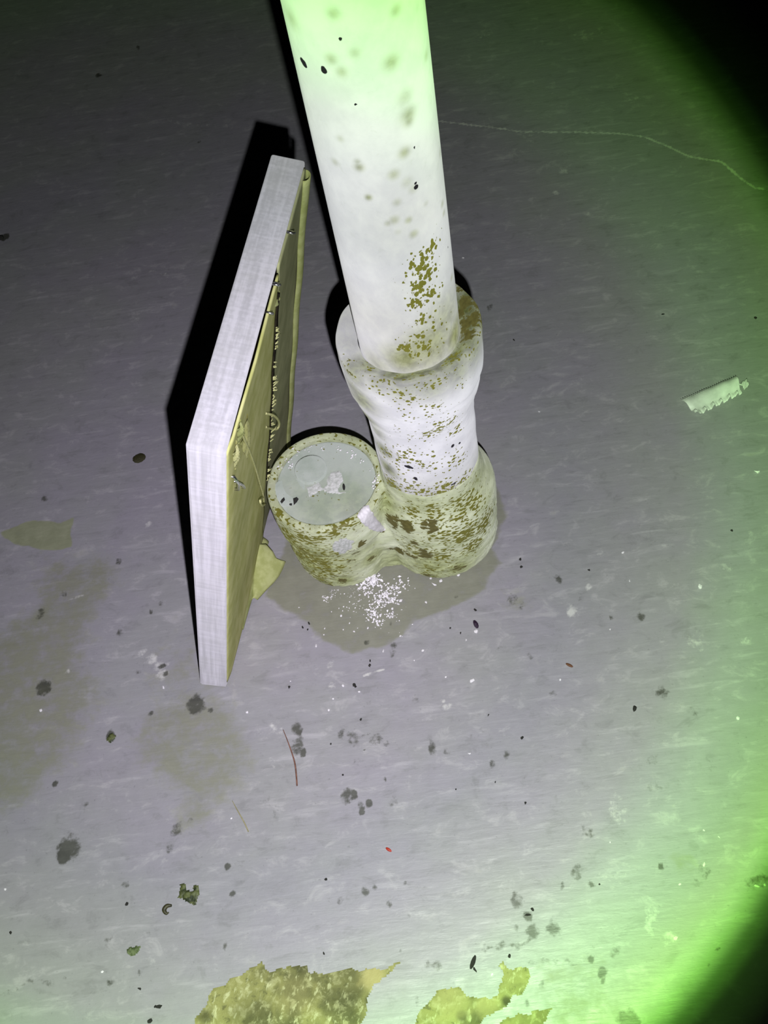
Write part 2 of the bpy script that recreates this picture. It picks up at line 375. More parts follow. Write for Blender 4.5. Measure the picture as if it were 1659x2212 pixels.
# (u, v, half width px, weight)
SPOTS = [(92, 1480, 17, .85), (428, 1520, 20, .9), (459, 1529, 7, .8), (240, 1592, 10, .95), (153, 1838, 24, .75), (142, 1852, 14, 1), (155, 1835, 14, .9), (640, 1575, 14, .75), (646, 1582, 8, .8),
         (640, 1612, 17, .7), (657, 1624, 7, 1), (330, 1540, 7, .7), (120, 1697, 7, .8), (190, 1748, 11, .45), (497, 1873, 8, .9), (498, 1933, 7, .85), (262, 1914, 8, .6),
         (750, 1717, 14, .75), (765, 1716, 8, 1), (795, 1738, 9, 1), (776, 1752, 8, .95), (775, 1735, 7, .6), (830, 1680, 5, .8), (932, 1620, 13, .7), (1065, 1645, 9, .6), (1102, 1633, 10, .55),
         (968, 1627, 8, .5), (857, 1732, 12, .45), (1260, 1795, 15, .5), (1250, 1888, 13, .62), (1255, 1902, 9, .5), (1140, 1978, 9, .95), (1148, 2012, 13, .85), (1190, 2010, 14, .75), (1118, 1948, 13, .65),
         (1280, 1917, 6, .8), (1215, 1918, 7, .6), (1424, 1872, 6, .9), (1355, 2206, 20, .9), (1268, 2069, 7, .9), (1302, 2100, 11, .85), (1310, 2119, 5, .9), (1322, 2050, 13, .55), (1115, 2005, 7, .5),
         (1086, 2045, 8, .6), (1110, 2045, 9, .55), (1130, 2038, 7, .5), (1052, 2050, 9, .5), (1250, 1292, 10, .45), (1385, 1334, 10, .65), (1318, 1342, 4, .8), (1425, 1493, 12, .6), (1440, 1500, 12, .5),
         (1500, 1540, 14, .4), (1150, 1413, 9, .5), (1198, 1497, 9, .5), (1202, 1250, 9, .7), (1107, 1294, 14, .5), (1128, 1310, 10, .45), (1055, 665, 8, .6), (740, 1585, 8, .7), (768, 1592, 14, .5),
         (815, 1598, 16, .5), (835, 1607, 8, .5), (768, 1645, 12, .35), (575, 1730, 14, .35), (590, 1757, 8, .45), (425, 1840, 12, .35), (375, 1828, 10, .5), (385, 1790, 12, .7), (410, 1775, 8, .5),
         (215, 163, 7, .8), (295, 103, 6, .7), (430, 305, 5, .6), (104, 1076, 8, .7), (252, 1215, 8, .65), (258, 1368, 6, .6), (330, 1325, 6, .8), (355, 1310, 7, .5), (92, 1330, 12, .6), (138, 1285, 8, .5),
         (347, 1440, 8, .75), (357, 1457, 6, .75), (300, 1445, 7, .5), (230, 2030, 10, .45), (234, 2125, 9, .6), (135, 2120, 5, .5), (297, 2110, 5, .6), (325, 2020, 8, .4), (105, 1835, 5, .4), (490, 2048, 7, .65),
         (735, 1945, 9, .5), (780, 1918, 8, .8), (800, 1910, 6, .8), (836, 1949, 7, .75), (880, 1965, 5, .5), (690, 1900, 3, .9), (880, 1900, 5, .6), (790, 1620, 4, .7), (520, 1865, 8, .4),
         (945, 2090, 10, .6), (930, 2085, 8, .5), (870, 2055, 5, .5), (905, 2160, 8, .5), (1130, 2165, 7, .6), (1165, 2127, 8, .5), (1640, 1900, 14, .6), (1620, 1910, 16, .5), (1550, 2050, 5, .8), (1535, 2085, 4, .6),
         (1405, 1640, 12, .4), (1420, 1700, 16, .35), (1530, 1660, 14, .3), (1600, 1630, 10, .4), (1270, 2045, 9, .4), (790, 1385, 8, .7), (845, 1398, 9, .7), (843, 1418, 9, .6), (920, 1240, 4, .5), (985, 1290, 5, .6),
         (900, 1515, 14, .35), (800, 1520, 8, .35), (620, 1545, 8, .4), (1085, 1400, 8, .4), (840, 1345, 6, .5), (1430, 1875, 14, .3), (1520, 1880, 14, .45), (1505, 1905, 8, .5), (12, 512, 9, 1)]
yy = at(0, 0)
for u, v, rp, wgt in [(a, b, c, d) for a, b, c, d in SPOTS]:
    p = at(u, v); r = rp * np.linalg.norm(p - CC) / FPX
    k = (np.abs(X - p[0]) < 3 * r) & (np.abs(Y - p[1]) < 4 * r)
    ca, sa = CR[0] / math.hypot(CR[0], CR[1]), CR[1] / math.hypot(CR[0], CR[1])
    dx, dy = WX[k] - p[0], WY[k] - p[1]
    d = np.hypot(dx * ca + dy * sa, (-dx * sa + dy * ca) * 0.85) / r
    dark[k] = np.maximum(dark[k], wgt * smooth(1.35 - d * 0.85))
for u, v, rp, wgt in [(330, 1420, 14, .7), (345, 1440, 16, .7), (350, 1460, 14, .7), (310, 1405, 10, .7), (1278, 1270, 10, .9), (590, 1570, 20, .5), (560, 1585, 14, .4), (585, 1645, 14, .4), (970, 1525, 11, .8), (962, 1512, 7, .7),
                     (1228, 1325, 10, 1), (1228, 1322, 22, .5), (1330, 1760, 26, .5), (1330, 1735, 18, .45), (1400, 1970, 16, .6), (1400, 1995, 18, .55), (1440, 2020, 16, .5), (1500, 1380, 26, .5), (1615, 1385, 14, .6),
                     (1300, 1195, 12, .5), (1430, 1180, 10, .5), (1320, 1890, 24, .4), (715, 1440, 12, .5), (715, 1485, 10, .6), (1260, 75, 26, .45), (1050, 75, 22, .4), (1300, 65, 14, .4), (1360, 205, 22, .4), (150, 1445, 8, .5),
                     (1180, 345, 14, .4), (1220, 370, 10, .5), (1110, 330, 16, .4), (1150, 300, 18, .4), (1200, 420, 8, .7), (1265, 468, 7, .6), (290, 600, 12, .4), (360, 590, 18, .4), (295, 680, 16, .35), (320, 1130, 10, .5), (335, 1160, 8, .4),
                     (240, 1190, 8, .35), (60, 2040, 10, .4), (330, 2080, 9, .5), (1510, 1460, 16, .4), (1560, 1230, 18, .4), (1620, 1150, 18, .35), (1460, 1270, 16, .45), (80, 930, 14, .35), (170, 940, 12, .3)]:
    p = at(u, v); r = rp * np.linalg.norm(p - CC) / FPX
    k = (np.abs(X - p[0]) < 3 * r) & (np.abs(Y - p[1]) < 4 * r)
    d = np.hypot(WX[k] - p[0], (WY[k] - p[1])) / r
    pale[k] = np.maximum(pale[k], wgt * smooth(1.3 - d * 0.8))
for pts, wd, wgt in [([(950, 262), (1060, 275), (1130, 285), (1240, 285), (1330, 288), (1390, 295), (1440, 315), (1490, 338), (1560, 350), (1600, 385), (1630, 405), (1700, 418)], 0.0018, .85),
                     ([(1310, 288), (1230, 240), (1190, 200), (1150, 175)], 0.003, .3), ([(785, 1460), (830, 1446)], 0.0012, .8), ([(345, 255), (400, 268), (500, 274)], 0.004, .4),
                     ([(270, 590), (310, 580), (350, 590), (420, 575)], 0.004, .35), ([(150, 1295), (180, 1285)], 0.0015, .6)]:
    d = polyd(X + 0.1 * (WX - X), Y + 0.1 * (WY - Y), P2(pts)); pale = np.maximum(pale, wgt * smooth(1.4 - d / wd))
for pts, wd, wgt in [([(0, 2160), (40, 2140), (60, 2125), (110, 2125)], 0.002, .4), ([(745, 1580), (775, 1592), (800, 1585)], 0.002, .5), ([(1060, 2045), (1130, 2042), (1142, 2025)], 0.0016, .55),
                     ([(1140, 2080), (1230, 2076), (1260, 2068)], 0.003, .4), ([(1010, 1595), (1040, 1575), (1060, 1580)], 0.003, .3), ([(700, 1925), (780, 1985)], 0.0015, .25)]:
    d = polyd(WX, WY, P2(pts)); dark = np.maximum(dark, wgt * smooth(1.4 - d / wd))
setcol(fme, 'stain', np.stack([oliv, dark, moss, np.ones_like(X)], 1)); setcol(fme, 'stain_extra', np.stack([pale, 0 * X, 0 * X, np.ones_like(X)], 1))
floor = link('floor', fme, M_FLOOR); tag(floor, kind='structure')

# crusted places where the floor paint has come away
def crust(name, poly, step, parent, mat, hgt, jag=0.003, spots=(), base=0.0002):
    pw = P2(poly); xs = [p[0] for p in pw]; ys = [p[1] for p in pw]
    ax = np.arange(min(xs) - .004, max(xs) + .004, step); ay = np.arange(min(ys) - .004, max(ys) + .004, step)
    GX, GY = np.meshgrid(ax, ay)
    D = sdf(GX + jag * 2 * fbm(GX * 160, GY * 160, 3), GY + jag * 2 * fbm(GX * 160 + 50, GY * 160 + 9, 3), pw)
    Z = base + hgt * smooth(D / 0.0015 + 0.05) * (0.65 + 0.9 * fbm(GX * 330, GY * 330, 3) + 0.3 * fbm(GX * 90, GY * 90, 2))
    Z = np.maximum(Z, base)
    idx = -np.ones(GX.shape, int); inside = D > 0
    cell = inside[:-1, :-1] & inside[1:, :-1] & inside[:-1, 1:] & inside[1:, 1:]
    vv = []; ff = []
    for j, i in zip(*np.nonzero(cell)):
        q = []
        for a, b in ((j, i), (j, i + 1), (j + 1, i + 1), (j + 1, i)):
            if idx[a, b] < 0: idx[a, b] = len(vv); vv.append((GX[a, b], GY[a, b], Z[a, b]))
            q.append(int(idx[a, b]))
        ff.append(q)
    me = mesh(name, vv, ff); va = verts(me); c = np.zeros((len(va), 4)); c[:, 3] = 1
    for u, v, rp, ch, wg in spots:
        p = at(u, v); r = rp * np.linalg.norm(p - CC) / FPX
        nz = fbm(va[:, 0] * 200, va[:, 1] * 200, 3)
        c[:, ch] = np.maximum(c[:, ch], wg * smooth(1.4 - np.hypot(va[:, 0] - p[0], va[:, 1] - p[1]) / r + nz))
    setcol(me, 'grime_and_shade', c)
    return link(name, me, mat, parent)
crust('peeled_patch', [(405, 2250), (440, 2170), (465, 2130), (540, 2092), (565, 2072), (580, 2095), (640, 2085), (665, 2090), (690, 2098), (730, 2092), (800, 2088), (830, 2090), (845, 2082), (885, 2072), (850, 2095),
       (830, 2110), (810, 2135), (800, 2165), (790, 2200), (770, 2250)], 0.0011, floor, M_PEEL, 0.0008,
      spots=[(805, 2108, 26, 1, .9), (760, 2140, 45, 0, .35), (800, 2160, 14, 0, .9), (445, 2195, 16, 0, .8), (540, 2200, 45, 0, .35), (640, 2150, 40, 1, .25), (870, 2080, 16, 0, .4), (650, 2095, 12, 0, .5)])['label'] = 'large yellow-green crusted patch on the floor'
crust('peeled_patch', [(880, 2250), (900, 2190), (930, 2150), (965, 2130), (995, 2130), (1005, 2155), (1030, 2155), (1075, 2145), (1090, 2125), (1078, 2090), (1088, 2075), (1105, 2095), (1140, 2085), (1152, 2110),
       (1130, 2150), (1100, 2165), (1075, 2180), (1050, 2200), (1010, 2250)], 0.0009, floor, M_PEEL, 0.0007,
      spots=[(980, 2165, 40, 1, .5), (1050, 2168, 26, 1, .7), (1100, 2110, 40, 1, .2), (1050, 2195, 22, 0, .9), (1095, 2163, 10, 0, 1), (998, 2195, 12, 0, 1)])['label'] = 'forked yellow crusted patch on the floor'
crust('peeled_patch', [(1050, 2250), (1090, 2195), (1150, 2180), (1195, 2182), (1180, 2210), (1150, 2250)], 0.0009, floor, M_PEEL, 0.0006,
      spots=[(1130, 2200, 60, 1, .35)])['label'] = 'small olive crusted patch on the floor'

# ------------------------------------------------------------------ dirt on the pipework, plus painted crease shade on the trap body
def paint(me, blobs, gain=1.0, boost=1.0):
    va = verts(me); c = np.zeros((len(va), 4))
    for p, r, wg, ch in blobs:
        r *= (gain, gain * 1.45, gain, 1)[ch]; wg = min(1, wg * (boost, 1.25, 1, 1)[ch])
        d2 = ((va - np.asarray(p)) ** 2).sum(1) / (r * r)
        c[:, ch] = np.maximum(c[:, ch], wg * np.exp(-d2))
    setcol(me, 'grime_and_shade', c)

# ------------------------------------------------------------------ drain pipe
PX, PY = 0.0391, 0.4260          # axis of the standpipe
QX, QY = -0.0345, 0.4350         # axis of the capped cleanout
drain = empty('drain_pipe', (0, 0, 0))
tag(drain, 'white plastic drain pipe with mossy collar and capped cleanout rising from floor', 'pipe')
pp = lambda u, v, r=0.030: oncyl(u, v, PX, PY, r)
SPK, WASH, BRN, BLK = 0, 1, 2, 3
prof = [(0.030, 0.200), (0.030, 0.62)]
prof = refine(prof, 0.0011) + refine([(0.030, 0.62), (0.030, 2.3)], 0.05)[1:]
pm = lathe('standpipe', prof, 250, PX, PY, lambda a, r, z: (0.0002 * math.sin(3 * a + 9 * z), 0))
bl = []
for u, v, r, wg in [(935, 530, 7, .8), (915, 560, 8, .85), (900, 580, 7, .9), (925, 590, 7, .8), (905, 620, 8, .85), (930, 640, 8, .85), (905, 660, 7, .8), (920, 690, 9, .6), (945, 700, 9, .5),
                   (880, 740, 7, .6), (905, 735, 9, .6), (940, 745, 9, .55), (970, 700, 9, .4), (900, 600, 12, .5), (915, 760, 8, .8), (875, 750, 5, .9), (890, 560, 6, .6), (880, 640, 7, .35), (950, 620, 8, .4)]:
    bl.append((pp(u, v), r * .001, wg, SPK))
for u, v, r, wg in [(960, 690, 14, .55), (930, 750, 14, .75), (880, 775, 10, .75), (820, 790, 8, .5), (970, 650, 10, .35), (860, 520, 22, .16), (850, 700, 18, .22), (905, 640, 20, .2), (985, 720, 10, .85), (900, 480, 14, .15), (840, 540, 12, .15)]:
    bl.append((pp(u, v), r * .001, wg, WASH))
for u, v, r in [(657, 136, 2.2), (653, 130, 1.8), (660, 141, 1.6), (700, 153, 1.9), (698, 148, 1.5), (899, 404, 1.7), (898, 396, 1.0), (735, 85, 1.1), (768, 226, 0.9), (895, 319, 0.9), (967, 534, 0.9)]:
    bl.append((pp(u, v), r * .001, 1, BLK))
for u, v, r, wg in [(846, 134, 2.4, .8), (882, 248, 2.6, .75), (883, 260, 2.0, .7), (720, 30, 1.8, .6), (855, 22, 1.8, .6), (715, 128, 1.8, .65), (738, 156, 1.7, .6), (767, 115, 1.6, .5), (874, 330, 2.0, .8), (776, 362, 1.6, .8), (851, 378, 2.0, .7),
                   (724, 350, 1.4, .5), (796, 427, 1.3, 1), (893, 408, 2.2, .5), (858, 438, 1.8, .6), (880, 395, 2.4, .45), (852, 476, 2.2, .7), (883, 476, 1.6, .8), (838, 483, 1.6, .6), (894, 506, 2, .8), (860, 502, 2, .4), (875, 210, 2.6, .4),
                   (950, 330, 1.6, .5), (942, 150, 1.5, .5), (920, 120, 1.5, .5), (955, 440, 1.6, .6), (958, 460, 1.4, .6), (975, 600, 1.8, .8), (772, 350, 1.2, .5), (630, 40, 3, .5), (735, 300, 1.2, .4), (920, 440, 1.6, .4)]:
    bl.append((pp(u, v), r * .0009, wg * .72, WASH))
paint(pm, bl, 1.15, 1.12)
link('standpipe', pm, M_PIPE, drain)

# collar
def cw(a, r, z): return (0.0006 * math.sin(2 * a + 1) + 0.0002 * math.sin(7 * a + z * 200) + 0.0002 * math.sin(13 * a), 0.0004 * math.sin(3 * a + .5) + 0.0002 * math.sin(11 * a))
cprof = [(0.0299, 0.2275), (0.0320, 0.2285), (0.0370, 0.2312), (0.0398, 0.2328), (0.0414, 0.2328), (0.0424, 0.2315), (0.0429, 0.2285), (0.0428, 0.2160), (0.0418, 0.1990), (0.0412, 0.1965), (0.0403, 0.1945), (0.0396, 0.1880),
         (0.0375, 0.1790), (0.0352, 0.1715), (0.0346, 0.1700), (0.0350, 0.1685), (0.0344, 0.1665), (0.0340, 0.1600), (0.0342, 0.1590), (0.0338, 0.1570), (0.0336, 0.1200), (0.0335, 0.055)]
cm = lathe('collar', refine(cprof, 0.0010), 250, PX, PY, cw)
cp = lambda u, v, r=0.040: oncyl(u, v, PX, PY, r)
hp = lambda u, v, z=0.231: at(u, v, z)
bl = []
for p, r, wg in [(hp(1005, 670), 12, 1), (hp(1020, 700), 9, 1), (hp(1015, 640), 10, 1), (hp(1000, 740), 10, .95), (hp(960, 780), 9, .95), (hp(900, 800), 9, .9), (hp(850, 800), 8, .85), (hp(800, 780), 9, .7), (hp(760, 740), 10, .35), (hp(740, 690), 14, .3),
                 (cp(930, 825), 9, .55), (cp(870, 830), 9, .5), (cp(985, 800), 8, .55), (cp(820, 820), 7, .5), (cp(770, 800), 8, .6), (cp(790, 850, .038), 8, .75), (cp(795, 885, .035), 7, .8), (cp(775, 830, .039), 6, .7)]:
    bl.append((p, r * .001, wg, WASH))
for p, r, wg in [(hp(1015, 655), 11, .8), (hp(1020, 690), 9, .8), (hp(1005, 720), 8, .7), (hp(1000, 625), 8, .7), (hp(765, 775), 5, .6), (cp(760, 795), 5, .85), (cp(768, 815), 4, .7), (hp(920, 800), 6, .3),
                 (cp(757, 825, .039), 3, 1), (cp(797, 875, .035), 3.5, .5), (cp(865, 808), 4, .6)]:
    bl.append((p, r * .001, wg, BRN))
for p, r, wg in [(cp(925, 825), 9, .55), (cp(880, 845), 12, .5), (cp(840, 815), 9, .55), (cp(930, 870, .036), 14, .45), (cp(880, 880, .036), 10, .4), (cp(950, 910, .034), 10, .62), (cp(930, 930, .034), 10, .6), (cp(975, 900, .034), 8, .5), (cp(985, 930, .034), 7, .5),
                 (cp(890, 930, .034), 14, .38), (cp(880, 990, .0336), 14, .5), (cp(930, 1000, .0336), 16, .45), (cp(980, 1000, .0336), 12, .5), (cp(900, 1060, .0336), 14, .55), (cp(960, 1060, .0336), 14, .6), (cp(1000, 1040, .0336), 10, .6), (cp(850, 1050, .0336), 12, .65),
                 (cp(840, 980, .0336), 10, .5), (cp(820, 830), 8, .5), (cp(990, 830), 9, .3), (hp(800, 790), 7, .5), (hp(980, 770), 8, .6), (cp(860, 1010, .0336), 8, .5)]:
    bl.append((p, r * .001, wg, SPK))
for u, v, r in [(883, 1009, 2.4), (889, 1011, 1.6), (877, 1007, 1.6), (897, 1034, 1.8), (899, 1037, 1.4), (979, 964, 1.9), (994, 958, 1.4), (983, 1045, 1.6), (977, 1048, 1.3)]:
    bl.append((cp(u, v, .0336), r * .001, 1, BLK))
for u, v, r, wg in [(818, 930, 5, .5), (828, 970, 5, .7), (838, 1010, 6, .75), (848, 1050, 7, .85), (860, 1080, 8, .8), (1000, 1060, 12, .3), (940, 1080, 14, .35), (900, 1090, 10, .5)]:
    bl.append((cp(u, v, .0336), r * .001, wg, WASH))
for k in range(24):
    a = -2.9 + k * 0.165      # ring of green scum on the rim's near and right side
    bl.append(((PX + .0345 * math.cos(a), PY + .0345 * math.sin(a), .2295), .0065, .8 if a > -2.0 else .35, WASH)); bl.append(((PX + .041 * math.cos(a), PY + .041 * math.sin(a), .231), .006, .34, SPK))
for k in range(26):
    a = k * 0.2417; bl.append(((PX + .0336 * math.cos(a), PY + .0336 * math.sin(a), .092), .014, .30, WASH)); bl.append(((PX + .0336 * math.cos(a), PY + .0336 * math.sin(a), .094), .008, .40, SPK))
paint(cm, bl, 1.2, 1.35)
link('collar', cm, M_COUP, drain)

# fused trap body: hub under the pipe, short capped cleanout and the saddle between them
def ringprof(prof, cx, cy, seg=72):
    me = lathe('t', prof, seg, cx, cy); bm = bmesh.new(); bm.from_mesh(me); bpy.data.meshes.remove(me)
    bmesh.ops.holes_fill(bm, edges=[e for e in bm.edges if e.is_boundary]); return bm
hub = [(0.0405, 0.0), (0.0425, 0.006), (0.0432, 0.016), (0.0430, 0.030), (0.0436, 0.0315), (0.0436, 0.0345), (0.0432, 0.036), (0.0440, 0.054), (0.0440, 0.066), (0.0430, 0.0715), (0.0405, 0.0760), (0.0375, 0.081), (0.0354, 0.089), (0.0340, 0.102)]
CT = 0.090
clo = [(0.0370, 0.0), (0.0382, 0.012), (0.0392, 0.030), (0.0400, 0.048), (0.0410, 0.0535), (0.0418, 0.0550), (0.0423, 0.0575), (0.0426, 0.070), (0.0424, CT - 0.004), (0.0416, CT - 0.0014), (0.0400, CT - 0.0002), (0.0380, CT), (0.0364, CT - 0.0006), (0.0356, CT - 0.0020), (0.0352, CT - 0.0060)]
bms = [ringprof(hub, PX, PY), ringprof(clo, QX, QY)]
big = bmesh.new(); tmp = bpy.data.meshes.new('t')
for b in bms:
    b.to_mesh(tmp); big.from_mesh(tmp); b.free()
ax = Vector((PX - QX, PY - QY, 0)); L_ = ax.length
mtx = Matrix.Translation(((PX + QX) / 2, (PY + QY) / 2, 0.040)) @ ax.to_track_quat('Z', 'Y').to_matrix().to_4x4()
bmesh.ops.create_cone(big, cap_ends=True, segments=40, radius1=0.029, radius2=0.029, depth=L_, matrix=mtx)
bmesh.ops.create_cube(big, size=1, matrix=Matrix.Translation(((PX + QX) / 2, (PY + QY) / 2, 0.018)) @ Matrix.Rotation(math.atan2(ax.y, ax.x), 4, 'Z') @ Matrix.Diagonal((L_, 0.050, 0.036, 1)))
tm = bpy.data.meshes.new('trap_body'); big.to_mesh(tm); big.free(); bpy.data.meshes.remove(tmp)
to = bpy.data.objects.new('tmp_body', tm); COL.objects.link(to)
md = to.modifiers.new('r', 'REMESH'); md.mode = 'VOXEL'; md.voxel_size = 0.00085
ms = to.modifiers.new('s', 'SMOOTH'); ms.iterations = 5; ms.factor = 0.5
dg = bpy.context.evaluated_depsgraph_get(); dg.update()
bmn = bpy.data.meshes.new_from_object(to.evaluated_get(dg)); bpy.data.objects.remove(to)
bmn.name = 'trap_body'; bmn.materials.clear()
# lumpy crust of old paint and lime on the body
va = verts(bmn); nr = np.zeros(len(va) * 3, np.float32); bmn.vertices.foreach_get('normal', nr); nr = nr.reshape(-1, 3)
ang = np.arctan2(va[:, 1] - 0.43, va[:, 0]) * 0.04
lump = 0.0016 * fbm(ang * 260 + va[:, 0] * 90, va[:, 2] * 300 + va[:, 1] * 60, 4) * np.clip((0.075 - va[:, 2]) / 0.03, 0.12, 1)
va = va + nr * lump[:, None]; va[:, 2] = np.maximum(va[:, 2], 0.0)
bmn.vertices.foreach_set('co', va.astype(np.float32).ravel()); bmn.update()
hb = lambda u, v, r=0.0436: oncyl(u, v, PX, PY, r)
cl = lambda u, v, r=0.041: oncyl(u, v, QX, QY, r)
bl = []
for p, r, wg in [(hb(840, 1085, .037), 9, .9), (hb(900, 1090, .036), 10, .5), (hb(980, 1090, .037), 12, .4), (hb(1040, 1000, .044), 14, .55), (hb(1050, 1060), 12, .5), (hb(860, 1215), 14, .7), (hb(930, 1225), 14, .75), (hb(990, 1215), 12, .6), (hb(830, 1190), 10, .6),
                 (hb(900, 1170), 14, .4), (hb(980, 1170), 14, .35), (cl(640, 1180), 12, .8), (cl(660, 1220), 16, .9), (cl(680, 1200), 14, .8), (cl(720, 1230), 12, .7), (cl(630, 1150), 9, .6), (cl(690, 1240), 12, .7), (cl(760, 1220), 12, .55), (cl(610, 1115), 8, .4), (cl(790, 1190), 10, .5), (cl(740, 1160), 10, .3)]:
    bl.append((p, r * .001, wg, WASH))
for p, r, wg in [(cl(630, 1155), 9, .85), (cl(660, 1190), 11, .8), (cl(640, 1200), 9, .8), (cl(690, 1215), 11, .75), (cl(670, 1165), 9, .75), (cl(720, 1150), 7, .75), (cl(745, 1130), 7, .85), (cl(770, 1110), 7, .8), (cl(700, 1240), 11, .6), (cl(600, 1110), 5, .8), (cl(655, 1155), 6, .9),
                 (cl(690, 1160), 5, .9), (cl(650, 1230), 9, .75), (cl(720, 1190), 10, .6), (cl(660, 1200), 20, .72), (cl(620, 1150), 14, .7), (cl(700, 1230), 16, .7), (cl(620, 1180), 10, .8), (cl(680, 1250), 14, .7),
                 (hb(1000, 1110), 12, .75), (hb(1030, 1090), 12, .75), (hb(1045, 1130), 12, .8), (hb(1010, 1150), 12, .8), (hb(960, 1160), 12, .7), (hb(900, 1190), 14, .6), (hb(950, 1200), 12, .65), (hb(1020, 1180), 10, .75), (hb(940, 1110, .038), 10, .6), (hb(890, 1110, .038), 8, .65), (hb(850, 1230), 10, .45), (hb(930, 1235), 12, .5), (hb(1050, 1050), 8, .6)]:
    bl.append((p, r * .001, wg, SPK))
for p, r, wg in [(hb(830, 1115, .041), 7, .85), (hb(850, 1125, .042), 7, .9), (hb(880, 1140, .043), 7, .85), (hb(930, 1140, .043), 6, .95), (hb(920, 1140, .043), 6, .9), (hb(970, 1135), 6, .55), (hb(850, 1180), 6, .85), (hb(862, 1190), 5, .9), (hb(890, 1170), 5, .8), (hb(920, 1200), 6, .9), (hb(915, 1190), 4, .9),
                 (hb(885, 1200), 6, .6), (hb(1030, 1185), 7, .45), (cl(780, 1170), 4, 1), (cl(770, 1200), 5, .7), (cl(755, 1190), 4, .6), (cl(760, 1215), 4, .6), (cl(650, 1180), 6, .4), (cl(800, 1085), 5, .6), (hb(815, 1080, .042), 6, .7)]:
    bl.append((p, r * .001, wg, BRN))
for u, v, r in [(797, 1150, 5), (800, 1170, 5), (803, 1190, 5), (805, 1210, 5), (806, 1228, 5), (802, 1240, 6), (700, 1268, 6), (740, 1262, 6), (660, 1258, 6), (880, 1248, 6), (930, 1248, 6), (990, 1230, 6)]:  # shade of the crotch and foot creases, painted in brown and green
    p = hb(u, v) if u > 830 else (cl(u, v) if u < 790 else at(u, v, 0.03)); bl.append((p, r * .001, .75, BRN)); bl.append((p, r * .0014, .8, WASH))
for k in range(40):  # shade line below the cap band, painted as a brown ring
    a = -3.3 + k * .09; bl.append(((QX + .0415 * math.cos(a), QY + .0415 * math.sin(a), .0545), .0022, .62, BRN))
for k in range(16):
    a = k * math.pi / 8; bl.append(((QX + .039 * math.cos(a), QY + .039 * math.sin(a), CT), .010, .45, WASH)); bl.append(((QX + .040 * math.cos(a), QY + .040 * math.sin(a), CT - .002), .008, .42, SPK))
paint(bmn, bl, 1.3, 1.08)
link('trap_body', bmn, M_BODY, drain)

# plug in the cleanout
PZ = CT - 0.0022
plp = [(0.0, PZ + 0.0004), (0.012, PZ + 0.0004), (0.020, PZ + 0.0006), (0.029, PZ + 0.0005), (0.0325, PZ + 0.0003), (0.0343, PZ - 0.0004), (0.0350, PZ - 0.0016), (0.0352, PZ - 0.008)]
plm = lathe('cleanout_plug', refine(plp, 0.0012)[::1], 120, QX, QY, lambda a, r, z: (0, 0.0004 * math.sin(3 * a + r * 200) * (r / 0.04)))
pz = lambda u, v: at(u, v, PZ)
paint(plm, [(pz(700, 1100), .02, .25, WASH), (pz(760, 1090), .016, .3, WASH), (pz(690, 1072), .006, .4, SPK), (pz(630, 1060), .012, .15, WASH)])
plug = link('cleanout_plug', plm, M_PLUG, drain); plug['label'] = 'dusty grey-green plug with a raised round boss'
def boss(u, v, r, h, nm):
    p = at(u, v, PZ + h); pf = [(0.0, PZ + h), (r * 0.85, PZ + h), (r, PZ + h - 0.0004), (r * 1.02, PZ - 0.0008)]
    me = lathe(nm, refine(pf, 0.0012), 60, p[0], p[1]); setcol(me, 'grime_and_shade', np.zeros((len(me.vertices), 4))); return link(nm, me, M_PLUG, plug)
boss(670, 1011, 0.0112, 0.0044, 'boss'); boss(625, 1060, 0.0125, 0.0006, 'boss')
def flatblob(name, poly, z, mat, parent, hgt=0.0006, step=0.0008, jag=0.0012):
    pw = [tuple(at(u, v, z)[:2]) for u, v in poly]; xs = [p[0] for p in pw]; ys = [p[1] for p in pw]
    ax_ = np.arange(min(xs) - .002, max(xs) + .002, step); ay = np.arange(min(ys) - .002, max(ys) + .002, step); GX, GY = np.meshgrid(ax_, ay)
    D = sdf(GX + jag * 2 * fbm(GX * 400, GY * 400, 3), GY + jag * 2 * fbm(GX * 400 + 5, GY * 400 + 9, 3), pw)
    Z = z + hgt * smooth(D / 0.002) * (0.7 + 1.2 * fbm(GX * 700, GY * 700, 3)); idx = {}; vv = []; ff = []
    ins = D > 0; cell = ins[:-1, :-1] & ins[1:, :-1] & ins[:-1, 1:] & ins[1:, 1:]
    for j, i in zip(*np.nonzero(cell)):
        q = []
        for k in ((j, i), (j, i + 1), (j + 1, i + 1), (j + 1, i)):
            if k not in idx: idx[k] = len(vv); vv.append((GX[k], GY[k], Z[k]))
            q.append(idx[k])
        ff.append(q)
    return link(name, mesh(name, vv, ff), mat, parent)
M_DUST = simple('pale_dust', (0.42, 0.44, 0.39), (0.60, 0.61, 0.57), 500, 0.85, 0.2, 0.6)
flatblob('dust', [(662, 1052), (690, 1042), (700, 1055), (712, 1020), (735, 1015), (742, 1040), (730, 1060), (765, 1062), (760, 1066), (720, 1068), (695, 1062), (668, 1075)], PZ + .0006, M_DUST, plug)['kind'] = 'stuff'
